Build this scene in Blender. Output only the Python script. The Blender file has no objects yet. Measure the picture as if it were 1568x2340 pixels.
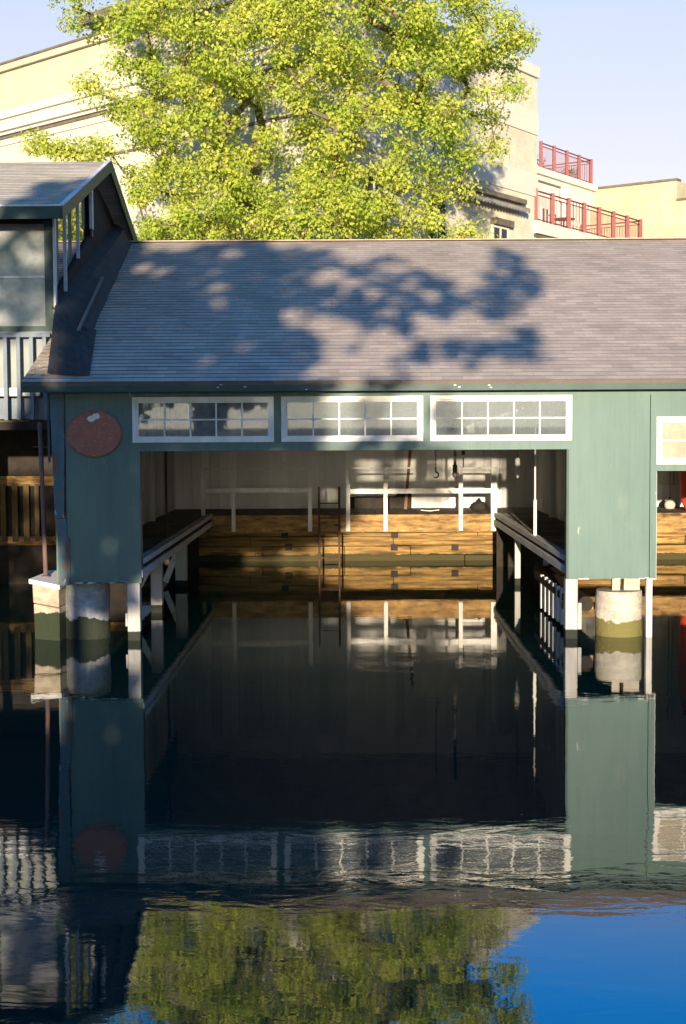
import bpy, math, random
import numpy as np
from mathutils import Matrix, Vector
R = math.radians
random.seed(7)
rng = np.random.default_rng(7)
sc = bpy.context.scene
col = sc.collection

# ------------------------------------------------------------------ camera
CAM = Vector((0.0, -21.8, 3.29))
F = 3267.0
CM = Matrix.Rotation(R(0.28), 4, 'Z') @ Matrix.Rotation(R(90 - 3.47), 4, 'X') @ Matrix.Rotation(R(-0.30), 4, 'Z')
cd = bpy.data.cameras.new('camera'); cam = bpy.data.objects.new('camera', cd); col.objects.link(cam)
cam.matrix_world = Matrix.Translation(CAM) @ CM
cd.sensor_fit = 'HORIZONTAL'; cd.sensor_width = 24; cd.lens = 50; cd.clip_end = 2000; cd.clip_start = 0.1
sc.camera = cam
C3 = CM.to_3x3()
def ray(px, py): return C3 @ Vector(((px - 784) / F, (1170 - py) / F, -1))
def at(px, py, Y):
    r = ray(px, py); t = (Y - CAM.y) / r.y; return CAM + r * t
def atplane(px, py, n, d):
    r = ray(px, py); t = (d - n.dot(CAM)) / n.dot(r); return CAM + r * t

# ------------------------------------------------------------------ light
EL, AZ = 5.0, -2.5
SUND = Vector((math.sin(R(AZ)) * math.cos(R(EL)), -math.cos(R(AZ)) * math.cos(R(EL)), math.sin(R(EL))))
sl = bpy.data.lights.new('sun', 'SUN'); so = bpy.data.objects.new('sun', sl); col.objects.link(so)
so.rotation_euler = SUND.to_track_quat('Z', 'Y').to_euler(); so.location = (0, -40, 40)
sl.energy = 5.0; sl.angle = R(0.5); sl.color = (1.0, 0.84, 0.63)
w = bpy.data.worlds.new('World'); sc.world = w; w.use_nodes = True
nt = w.node_tree; bg = nt.nodes['Background']
sky = nt.nodes.new('ShaderNodeTexSky'); sky.sky_type = 'NISHITA'; sky.sun_disc = False
sky.sun_elevation = R(EL); sky.sun_rotation = R(180 - AZ); sky.ozone_density = 3.0; sky.air_density = 1.0; sky.dust_density = 0.6
tc = nt.nodes.new('ShaderNodeTexCoord'); sp = nt.nodes.new('ShaderNodeSeparateXYZ'); nt.links.new(tc.outputs['Generated'], sp.inputs[0])
rp = nt.nodes.new('ShaderNodeValToRGB'); nt.links.new(sp.outputs[2], rp.inputs[0])
for e_, (p_, c_) in zip([rp.color_ramp.elements[0], rp.color_ramp.elements[1], rp.color_ramp.elements.new(.27), rp.color_ramp.elements.new(.36)], [(0.0, (.90, .44, .365, 1)), (1.0, (.08, .55, 1.0, 1)), (.27, (1.30, .66, .52, 1)), (.38, (.09, .85, 1.45, 1))]):
    e_.position = p_; e_.color = c_
mx = nt.nodes.new('ShaderNodeMix'); mx.data_type = 'RGBA'; mx.blend_type = 'MULTIPLY'; mx.inputs[0].default_value = 1
nt.links.new(sky.outputs[0], mx.inputs[6]); nt.links.new(rp.outputs[0], mx.inputs[7])
mx2 = nt.nodes.new('ShaderNodeMix'); mx2.data_type = 'RGBA'; mx2.blend_type = 'MULTIPLY'; mx2.inputs[0].default_value = 1; mx2.inputs[7].default_value = (2.2, 2.2, 2.2, 1)
ry = nt.nodes.new('ShaderNodeValToRGB'); mr_ = nt.nodes.new('ShaderNodeMapRange'); mr_.inputs[1].default_value = -1; mr_.inputs[2].default_value = 1
nt.links.new(sp.outputs[1], mr_.inputs[0]); nt.links.new(mr_.outputs[0], ry.inputs[0])
ry.color_ramp.elements[0].position = .05; ry.color_ramp.elements[0].color = (.05, .27, .40, 1); ry.color_ramp.elements[1].position = .75; ry.color_ramp.elements[1].color = (1, 1, 1, 1)
mx3 = nt.nodes.new('ShaderNodeMix'); mx3.data_type = 'RGBA'; mx3.blend_type = 'MULTIPLY'; mx3.inputs[0].default_value = 1
nt.links.new(mx.outputs[2], mx3.inputs[6]); nt.links.new(ry.outputs[0], mx3.inputs[7])
# low warm sky band around the sun, added to brighten the bay interior
def _mr(sock, a, b_, c, d):
    n = nt.nodes.new('ShaderNodeMapRange'); n.interpolation_type = 'SMOOTHSTEP'; nt.links.new(sock, n.inputs[0])
    for i, v in enumerate((a, b_, c, d)): n.inputs[i + 1].default_value = v
    return n.outputs[0]
gy = _mr(sp.outputs[1], -.997, -.965, 1, 0); gz = _mr(sp.outputs[2], .04, .17, 1, 0)
gm_ = nt.nodes.new('ShaderNodeMath'); gm_.operation = 'MULTIPLY'; nt.links.new(gy, gm_.inputs[0]); nt.links.new(gz, gm_.inputs[1])
ga = nt.nodes.new('ShaderNodeMix'); ga.data_type = 'RGBA'; ga.blend_type = 'ADD'; nt.links.new(gm_.outputs[0], ga.inputs[0]); nt.links.new(mx3.outputs[2], ga.inputs[6]); ga.inputs[7].default_value = (19, 16.5, 14, 1)
nt.links.new(ga.outputs[2], mx2.inputs[6]); nt.links.new(mx2.outputs[2], bg.inputs[0]); bg.inputs[1].default_value = 0.15
sc.view_settings.view_transform = 'Standard'; sc.view_settings.look = 'None'
sc.view_settings.exposure = 0.95; sc.view_settings.gamma = 1
sc.render.engine = 'CYCLES'
cy = sc.cycles
cy.use_denoising = True; cy.caustics_reflective = True; cy.blur_glossy = 4.0
cy.max_bounces = 10; cy.transparent_max_bounces = 24; cy.sample_clamp_indirect = 12

# ------------------------------------------------------------------ materials
def lerp(a, b, t): return tuple(x + (y - x) * t for x, y in zip(a, b))
def newmat(name):
    m = bpy.data.materials.new(name); m.use_nodes = True
    n = m.node_tree; return m, n, n.nodes['Principled BSDF']
def N(nt, typ, **kw):
    n = nt.nodes.new(typ)
    for k, v in kw.items(): setattr(n, k, v)
    return n
def rgb(c): return (c[0], c[1], c[2], 1)
def noise(nt, vec, scale, detail=4, rough=0.6, dist=0.0):
    n = N(nt, 'ShaderNodeTexNoise'); n.inputs['Scale'].default_value = scale
    n.inputs['Detail'].default_value = detail; n.inputs['Roughness'].default_value = rough
    n.inputs['Distortion'].default_value = dist
    if vec is not None: nt.links.new(vec, n.inputs['Vector'])
    return n
def ramp(nt, fac, stops):
    r = N(nt, 'ShaderNodeValToRGB'); nt.links.new(fac, r.inputs[0])
    els = r.color_ramp.elements
    while len(els) < len(stops): els.new(0.5)
    for e, (p, c) in zip(els, stops): e.position = p; e.color = rgb(c)
    return r
def mixc(nt, fac, a, b, mode='MIX'):
    m = N(nt, 'ShaderNodeMix', data_type='RGBA', blend_type=mode)
    def put(sock, v):
        if hasattr(v, 'is_linked') or isinstance(v, bpy.types.NodeSocket): nt.links.new(v, sock)
        elif isinstance(v, (int, float)): sock.default_value = v
        else: sock.default_value = rgb(v)
    put(m.inputs[0], fac); put(m.inputs[6], a); put(m.inputs[7], b)
    return m.outputs[2]
def maps(nt, scale=(1, 1, 1), coord='Object'):
    tc = N(nt, 'ShaderNodeTexCoord'); mp = N(nt, 'ShaderNodeMapping')
    mp.inputs['Scale'].default_value = scale
    nt.links.new(tc.outputs[coord], mp.inputs[0]); return mp.outputs[0]
def surf(name, c1, c2=None, scale=3, stretch=(1, 1, 1), rough=0.7, bump=0.3, bscale=25, bdist=0.01,
         spots=None, island=0.0, spec=0.3, metallic=0.0, pos=(0.35, 0.65), extra=None):
    m, nt, b = newmat(name)
    c2 = c2 or tuple(x * 0.7 for x in c1)
    v = maps(nt, stretch)
    n1 = noise(nt, v, scale, 6, 0.65)
    c = ramp(nt, n1.outputs[0], [(pos[0], c2), (pos[1], c1)]).outputs[0]
    if island:
        g = N(nt, 'ShaderNodeNewGeometry')
        r = ramp(nt, g.outputs['Random Per Island'], [(0, (1 - island,) * 3), (1, (1 + island * .3,) * 3)])
        c = mixc(nt, 1.0, c, r.outputs[0], 'MULTIPLY')
    if spots:
        for (sc_, lo, hi, cc, st) in spots:
            ns = noise(nt, maps(nt, st), sc_, 5, 0.6)
            mk = ramp(nt, ns.outputs[0], [(lo, (0, 0, 0)), (hi, (1, 1, 1))])
            c = mixc(nt, mk.outputs[0], c, cc)
    if extra: c = extra(nt, c)
    nt.links.new(c, b.inputs['Base Color'])
    b.inputs['Roughness'].default_value = rough; b.inputs['Specular IOR Level'].default_value = spec
    b.inputs['Metallic'].default_value = metallic
    if bump:
        n2 = noise(nt, v, bscale, 5, 0.7); bp = N(nt, 'ShaderNodeBump')
        bp.inputs['Strength'].default_value = bump; bp.inputs['Distance'].default_value = bdist
        nt.links.new(n2.outputs[0], bp.inputs['Height']); nt.links.new(bp.outputs[0], b.inputs['Normal'])
    return m
def zband(z0, z1, cc, wob=0.06):
    """weed / wet band up to height z1 (real algae line on the thing)"""
    def f(nt, c):
        g = N(nt, 'ShaderNodeNewGeometry'); s = N(nt, 'ShaderNodeSeparateXYZ'); nt.links.new(g.outputs['Position'], s.inputs[0])
        n = noise(nt, g.outputs['Position'], 3.5, 4, .6)
        a = N(nt, 'ShaderNodeMath', operation='MULTIPLY_ADD'); nt.links.new(n.outputs[0], a.inputs[0]); a.inputs[1].default_value = -2 * wob * 2; nt.links.new(s.outputs[2], a.inputs[2])
        mr = N(nt, 'ShaderNodeMapRange'); nt.links.new(a.outputs[0], mr.inputs[0])
        mr.inputs[1].default_value = z1 - 2 * wob; mr.inputs[2].default_value = z1 - 2 * wob + 0.02; mr.inputs[3].default_value = 1; mr.inputs[4].default_value = 0
        return mixc(nt, mr.outputs[0], c, cc)
    return f
M = {}
WHT = (.75, .73, .68)
def siding(nt, c):
    g = N(nt, 'ShaderNodeTexCoord'); s = N(nt, 'ShaderNodeSeparateXYZ'); nt.links.new(g.outputs['Object'], s.inputs[0])
    n = noise(nt, maps(nt, (9, 9, .35)), 1.0, 5, .7); st = ramp(nt, n.outputs[0], [(.32, (.86, .88, .87)), (.5, (1, 1, 1)), (.7, (1.06, 1.05, 1.03))])
    c = mixc(nt, 1.0, c, st.outputs[0], 'MULTIPLY')
    md = N(nt, 'ShaderNodeMath', operation='PINGPONG'); nt.links.new(s.outputs[0], md.inputs[0]); md.inputs[1].default_value = .1525
    gr = ramp(nt, md.outputs[0], [(0, (.55, .58, .58)), (.008, (1, 1, 1))])
    c = mixc(nt, .3, c, mixc(nt, 1.0, c, gr.outputs[0], 'MULTIPLY'))
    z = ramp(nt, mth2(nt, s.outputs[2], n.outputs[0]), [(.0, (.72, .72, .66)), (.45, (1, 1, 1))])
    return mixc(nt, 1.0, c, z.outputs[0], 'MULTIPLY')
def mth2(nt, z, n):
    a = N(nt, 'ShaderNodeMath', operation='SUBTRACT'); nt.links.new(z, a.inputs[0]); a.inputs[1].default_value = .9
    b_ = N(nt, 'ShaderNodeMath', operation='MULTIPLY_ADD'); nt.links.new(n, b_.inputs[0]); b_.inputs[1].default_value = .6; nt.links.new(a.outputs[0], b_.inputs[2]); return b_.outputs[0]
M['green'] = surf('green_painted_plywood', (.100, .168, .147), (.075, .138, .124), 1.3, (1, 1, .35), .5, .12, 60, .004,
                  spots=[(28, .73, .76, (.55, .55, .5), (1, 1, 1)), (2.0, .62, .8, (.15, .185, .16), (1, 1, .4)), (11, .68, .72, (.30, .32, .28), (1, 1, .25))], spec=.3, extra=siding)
M['trim'] = surf('dark_green_trim', (.035, .075, .062), (.024, .055, .048), 3, (1, 1, 1), .5, .1, 40, .003,
                 spots=[(35, .74, .77, (.6, .6, .55), (1, 1, 1))])
M['cornerwood'] = surf('weathered_corner_paint', (.10, .17, .19), (.07, .12, .14), 3, (1, 1, .4), .7, .4, 30, .008,
                       spots=[(5, .54, .62, (.16, .10, .065), (1, 1, .5)), (6, .6, .64, (.5, .5, .47), (1, 1, .3))])
M['white'] = surf('white_painted_wood', (.82, .80, .75), (.66, .64, .58), 5, (1, 1, .5), .5, .15, 40, .004)
M['oldwhite'] = surf('worn_white_paint', (.76, .74, .69), (.56, .54, .50), 6, (1, 1, .3), .6, .3, 40, .005,
                     spots=[(9, .66, .72, (.28, .22, .16), (1, 1, .3))])
M['intwhite'] = surf('dull_white_boards', (.80, .79, .74), (.68, .66, .61), 2.0, (1, 1, .3), .7, .15, 30, .004, island=.22)
M['deck'] = surf('dark_deck_planks', (.21, .18, .15), (.13, .11, .09), 6, (1, .2, 1), .75, .4, 40, .008, island=.3)
M['greywood'] = surf('grey_weathered_beam', (.80, .79, .77), (.55, .55, .54), 8, (1, .15, 1), .7, .4, 30, .006,
                     spots=[(6, .6, .68, (.6, .6, .58), (1, .15, 1))])
M['pile'] = surf('weathered_piling', (.50, .48, .45), (.33, .32, .30), 5, (1, 1, .25), .75, .5, 30, .01, extra=zband(0, .13, (.014, .018, .012), .01))
M['fender'] = surf('pale_fender_board', (.66, .64, .60), (.45, .43, .40), 6, (1, 1, .25), .6, .3, 30, .006)
M['bulk'] = surf('old_golden_timber', (.52, .32, .10), (.12, .065, .022), 2.6, (.35, 1, 5), .75, .8, 9, .03, island=.35,
                 spots=[(4, .60, .68, (.10, .07, .035), (.3, 1, 3)), (7, .66, .72, (.55, .42, .2), (.3, 1, 3)), (20, .56, .62, (.16, .09, .03), (.12, 1, 3))], extra=zband(0, .16, (.06, .05, .018), .05))
M['beam'] = surf('old_orange_beam', (.46, .28, .10), (.13, .07, .028), 3.5, (.6, 1, 2.5), .8, .9, 9, .03, spots=[(5, .56, .66, (.08, .05, .025), (.4, 1, 2)), (9, .64, .72, (.6, .5, .28), (.4, 1, 2))])
M['bolt'] = surf('rusted_bolt_plate', (.03, .018, .012), (.02, .012, .01), 8)
M['rust'] = surf('rusty_steel', (.12, .055, .035), (.06, .035, .03), 8, (1, 1, 1), .7, .4, 40, .004)
M['pipe'] = surf('rusty_painted_pipe', (.24, .13, .11), (.12, .09, .10), 5, (1, 1, .5), .6, .3, 40, .004)
M['conc'] = surf('weathered_concrete', (.40, .41, .42), (.24, .25, .26), 5, (1, 1, 1.5), .9, .9, 14, .03,
                 spots=[(3, .55, .62, (.46, .47, .48), (1, 1, .6))], extra=zband(0, .30, (.028, .035, .022), .10))
M['conc2'] = surf('pale_concrete', (.56, .52, .44), (.38, .35, .29), 4, (1, 1, 2.2), .9, .9, 12, .03,
                  extra=zband(0, .25, (.17, .15, .05), .07))
M['conc3'] = surf('beige_concrete', (.56, .47, .34), (.34, .28, .20), 5, (1, 1, 1.5), .9, .9, 12, .03,
                  extra=zband(0, .40, (.03, .04, .02), .06))
M['black'] = surf('tar_paper', (.045, .042, .043), (.028, .027, .029), 4, (1, 1, 1), .75, .5, 10, .02)
M['batten'] = surf('bare_grey_batten', (.24, .21, .18), (.16, .14, .13), 5)
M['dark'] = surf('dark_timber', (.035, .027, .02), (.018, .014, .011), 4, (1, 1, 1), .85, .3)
M['slat'] = surf('golden_slat', (.17, .11, .04), (.06, .04, .015), 5, (1, 1, .3), .7, .4)
M['sign'] = surf('faded_red_sign', (.38, .125, .08), (.28, .10, .075), 6, (1, 1, 1), .55, .2, 60, .003,
                 spots=[(17, .58, .64, (.42, .27, .10), (.8, 1, 1.6)), (60, .58, .66, (.33, .16, .12), (1, 1, 1))])
M['cream'] = surf('cream_stucco', (.62, .585, .46), (.58, .545, .42), 1.5, (1, 1, 1), .85, .15, 8, .01)
M['creamdark'] = surf('yellowed_stucco', (.54, .50, .37), (.47, .43, .31), .8, (1, 1, .4), .85, .2, 8, .01)
M['darkedge'] = surf('dark_cornice', (.20, .16, .12), (.12, .10, .08), 2)  # shared by dark parts and painted shadow lines
M['stone'] = surf('pale_stone_band', (.66, .63, .52), (.62, .59, .48), 2)
M['redrail'] = surf('red_painted_metal', (.22, .03, .028), (.17, .025, .022), 4, (1, 1, 1), .5, 0)
M['terrace'] = surf('off_white_render', (.68, .66, .58), (.62, .60, .52), 1.2, (1, 1, 1), .8, .1)
M['doorred'] = surf('red_door', (.42, .14, .14), (.34, .11, .11), 3)
M['planter'] = surf('clay_pot', (.35, .17, .10), (.28, .13, .08), 3)
M['canopy'] = surf('striped_canvas', (.34, .32, .27), (.24, .22, .19), 3)
M['buoy'] = surf('scuffed_buoy_vinyl', (.62, .52, .40), (.45, .38, .28), 6, (1, 1, 1), .5, .2)
M['orange'] = surf('orange_red_plastic', (.62, .07, .02), (.5, .05, .015), 3, (1, 1, 1), .4, 0)
M['oar'] = surf('varnished_pole', (.26, .12, .05), (.16, .08, .04), 8, (1, 1, .2))
M['chain'] = surf('dark_chain_steel', (.05, .04, .035), (.03, .025, .02), 10, (1, 1, 1), .6, .2)
M['bark'] = surf('grey_brown_bark', (.20, .16, .11), (.11, .085, .06), 6, (1, 1, .4), .9, .7, 12, .03)
M['land'] = surf('gravel_yard', (.20, .18, .15), (.13, .12, .10), .6, (1, 1, 1), .95, .5, 8, .03)
M['curtain'] = surf('dark_room', (.05, .05, .055), (.03, .03, .035), 3)
M['flatwhite'] = surf('white_patch', (.78, .77, .73), (.66, .65, .6), 20)
M['bal'] = surf('weathered_blue_grey_baluster', (.20, .235, .27), (.13, .155, .19), 6, (1, 1, .3), .7, .3)
M['leftwall'] = surf('pale_board_wall', (.30, .32, .29), (.22, .24, .23), 3, (1, 1, .4), .7, .2)

def brickmat(name, c1, c2, mort, bw, bh, msize=.012, vec_axis='XZ', rough=.85, vary=None, bump=.2):
    m, nt, b = newmat(name)
    tc = N(nt, 'ShaderNodeTexCoord'); s = N(nt, 'ShaderNodeSeparateXYZ'); nt.links.new(tc.outputs['Object'], s.inputs[0])
    cmb = N(nt, 'ShaderNodeCombineXYZ')
    if vec_axis == 'HZ':
        a = N(nt, 'ShaderNodeMath', operation='ADD'); nt.links.new(s.outputs[0], a.inputs[0]); nt.links.new(s.outputs[1], a.inputs[1]); nt.links.new(a.outputs[0], cmb.inputs[0]); nt.links.new(s.outputs[2], cmb.inputs[1])
    elif vec_axis == 'XY':
        ao = N(nt, 'ShaderNodeMath', operation='ADD'); ao.inputs[1].default_value = 317.13; nt.links.new(s.outputs[0], ao.inputs[0]); nt.links.new(ao.outputs[0], cmb.inputs[0]); nt.links.new(s.outputs[1], cmb.inputs[1])
    else:
        nt.links.new(s.outputs[0], cmb.inputs[0]); nt.links.new(s.outputs[2], cmb.inputs[1])
    br = N(nt, 'ShaderNodeTexBrick'); nt.links.new(cmb.outputs[0], br.inputs[0])
    br.inputs['Color1'].default_value = rgb(c1); br.inputs['Color2'].default_value = rgb(c2); br.inputs['Mortar'].default_value = rgb(mort)
    br.inputs['Scale'].default_value = 1; br.inputs['Mortar Size'].default_value = msize; br.inputs['Mortar Smooth'].default_value = .3
    br.inputs['Brick Width'].default_value = bw; br.inputs['Row Height'].default_value = bh
    c = br.outputs[0]
    if vec_axis == 'XY':
        b2 = N(nt, 'ShaderNodeTexBrick'); nt.links.new(cmb.outputs[0], b2.inputs[0]); b2.inputs['Scale'].default_value = 1
        b2.inputs['Color1'].default_value = (1.12,) * 3 + (1,); b2.inputs['Color2'].default_value = (.84,) * 3 + (1,); b2.inputs['Mortar'].default_value = (.86,) * 3 + (1,)
        b2.inputs['Mortar Size'].default_value = .006; b2.inputs['Brick Width'].default_value = .31; b2.inputs['Row Height'].default_value = bh
        c = mixc(nt, 1.0, c, b2.outputs[0], 'MULTIPLY')
    n1 = noise(nt, tc.outputs['Object'], .9, 6, .7); r1 = ramp(nt, n1.outputs[0], [(.3, (.78, .78, .78)), (.7, (1.12, 1.12, 1.12))])
    c = mixc(nt, 1.0, c, r1.outputs[0], 'MULTIPLY')
    n2 = noise(nt, tc.outputs['Object'], 60, 3, .7); r2 = ramp(nt, n2.outputs[0], [(.3, (.8, .8, .8)), (.7, (1.15, 1.15, 1.15))])
    c = mixc(nt, 1.0, c, r2.outputs[0], 'MULTIPLY')
    nt.links.new(c, b.inputs['Base Color']); b.inputs['Roughness'].default_value = rough; b.inputs['Specular IOR Level'].default_value = .2
    bp = N(nt, 'ShaderNodeBump'); bp.inputs['Strength'].default_value = bump; bp.inputs['Distance'].default_value = .01
    nt.links.new(n2.outputs[0], bp.inputs['Height']); nt.links.new(bp.outputs[0], b.inputs['Normal'])
    return m
M['shingle'] = brickmat('grey_brown_shingles', (.50, .405, .33), (.50, .405, .33), (.19, .16, .14), 900, .185, .009, 'XY')
M['shingle2'] = brickmat('pale_brown_shingles', (.42, .38, .31), (.40, .36, .30), (.27, .24, .2), 900, .14, .006, 'XY')
M['brick'] = brickmat('pale_yellow_brick', (.70, .64, .48), (.65, .60, .45), (.62, .58, .45), .42, .14, .012, 'HZ')
M['brick2'] = brickmat('flat_yellow_brick', (.55, .49, .31), (.51, .45, .28), (.5, .46, .34), .42, .14, .01, 'HZ')

def glassmat(name, tint, refl, dusty, dcol=(.4, .4, .38)):
    m, nt, b = newmat(name); nt.nodes.remove(b); out = nt.nodes['Material Output']
    tr = N(nt, 'ShaderNodeBsdfTransparent'); tr.inputs[0].default_value = rgb(tint)
    gl = N(nt, 'ShaderNodeBsdfGlossy'); gl.inputs['Roughness'].default_value = .02
    df = N(nt, 'ShaderNodeBsdfDiffuse'); df.inputs[0].default_value = rgb(dcol)
    n1 = noise(nt, maps(nt), 3, 5, .7); mr = N(nt, 'ShaderNodeMapRange'); nt.links.new(n1.outputs[0], mr.inputs[0])
    mr.inputs[1].default_value = .3; mr.inputs[2].default_value = .75; mr.inputs[3].default_value = dusty * .65; mr.inputs[4].default_value = dusty * 1.25
    m1 = N(nt, 'ShaderNodeMixShader'); nt.links.new(mr.outputs[0], m1.inputs[0]); nt.links.new(tr.outputs[0], m1.inputs[1]); nt.links.new(df.outputs[0], m1.inputs[2])
    m2 = N(nt, 'ShaderNodeMixShader'); m2.inputs[0].default_value = refl; nt.links.new(m1.outputs[0], m2.inputs[1]); nt.links.new(gl.outputs[0], m2.inputs[2])
    nt.links.new(m2.outputs[0], out.inputs[0]); return m
M['glass'] = glassmat('dusty_window_glass', (.95, .95, .95), .02, .42, (.19, .225, .225))
M['glass_l'] = glassmat('reflective_window_glass', (.3, .3, .3), .05, .60, (.50, .51, .50))
M['glass_s'] = glassmat('side_window_glass', (.1, .1, .1), .75, .02)
M['glass_d'] = glassmat('dark_window_glass', (.25, .25, .25), .15, .05)

def leafmat(name, c1, c2, tr=.35):
    m, nt, b = newmat(name); nt.nodes.remove(b); out = nt.nodes['Material Output']
    g = N(nt, 'ShaderNodeNewGeometry'); r = ramp(nt, g.outputs['Random Per Island'], [(0, c1), (1, c2)])
    n1 = noise(nt, maps(nt), .7, 3, .6); r2 = ramp(nt, n1.outputs[0], [(.35, (.72, .85, .6)), (.65, (1.15, 1.05, 1.0))])
    c = mixc(nt, 1.0, r.outputs[0], r2.outputs[0], 'MULTIPLY')
    d = N(nt, 'ShaderNodeBsdfDiffuse'); t = N(nt, 'ShaderNodeBsdfTranslucent')
    nt.links.new(c, d.inputs[0]); nt.links.new(c, t.inputs[0])
    mx = N(nt, 'ShaderNodeMixShader'); mx.inputs[0].default_value = tr
    nt.links.new(d.outputs[0], mx.inputs[1]); nt.links.new(t.outputs[0], mx.inputs[2]); nt.links.new(mx.outputs[0], out.inputs[0])
    return m
M['leaf'] = leafmat('spring_green_leaves', (.40, .50, .06), (.68, .70, .18), .5)
M['leafd'] = leafmat('dark_green_leaves', (.05, .10, .02), (.10, .16, .03), .25)
M['leafp'] = leafmat('pot_plant_leaves', (.10, .15, .04), (.25, .25, .08), .3)

# water
m, nt, b = newmat('canal_water'); M['water'] = m
b.inputs['Base Color'].default_value = (.001, .020, .018, 1); b.inputs['Roughness'].default_value = .012
b.inputs['IOR'].default_value = 1.85
g = N(nt, 'ShaderNodeTexCoord')
def wn(scale, sx, sy, det=3):
    mp = N(nt, 'ShaderNodeMapping'); mp.inputs['Scale'].default_value = (sx, sy, 1); nt.links.new(g.outputs['Object'], mp.inputs[0])
    return noise(nt, mp.outputs[0], scale, det, .55, .6).outputs[0]
def mth(op, a, b_):
    n = N(nt, 'ShaderNodeMath', operation=op)
    for i, v in enumerate((a, b_)):
        if isinstance(v, (int, float)): n.inputs[i].default_value = v
        else: nt.links.new(v, n.inputs[i])
    return n.outputs[0]
fine = wn(7, .55, 1.0, 4); mid = wn(2.0, .5, 1.0, 3); big = wn(.45, .6, 1, 2); patch = wn(.33, .45, 1.2, 3)
sep = N(nt, 'ShaderNodeSeparateXYZ'); nt.links.new(g.outputs['Object'], sep.inputs[0])
def bandy(c, wd):
    a = mth('ABSOLUTE', mth('SUBTRACT', sep.outputs[1], c), 0); mr = N(nt, 'ShaderNodeMapRange'); nt.links.new(a, mr.inputs[0])
    mr.inputs[1].default_value = 0; mr.inputs[2].default_value = wd; mr.inputs[3].default_value = 1; mr.inputs[4].default_value = 0; mr.interpolation_type = 'SMOOTHSTEP'
    return mr.outputs[0]
mrp = N(nt, 'ShaderNodeMapRange'); nt.links.new(patch, mrp.inputs[0]); mrp.inputs[1].default_value = .42; mrp.inputs[2].default_value = .62; mrp.inputs[3].default_value = .35; mrp.inputs[4].default_value = 1
amp = mth('ADD', mth('MULTIPLY', mrp.outputs[0], .6), mth('ADD', mth('MULTIPLY', bandy(-11.2, 2.2), .9), mth('MULTIPLY', bandy(-4.0, 3.5), .45)))
h = mth('ADD', mth('MULTIPLY', mth('MULTIPLY', fine, amp), .00075), mth('ADD', mth('MULTIPLY', mth('MULTIPLY', mid, amp), .0025), mth('MULTIPLY', big, .0020)))
bp = N(nt, 'ShaderNodeBump'); bp.inputs['Strength'].default_value = 1; bp.inputs['Distance'].default_value = 1.0
nt.links.new(h, bp.inputs['Height']); nt.links.new(bp.outputs[0], b.inputs['Normal'])

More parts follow.
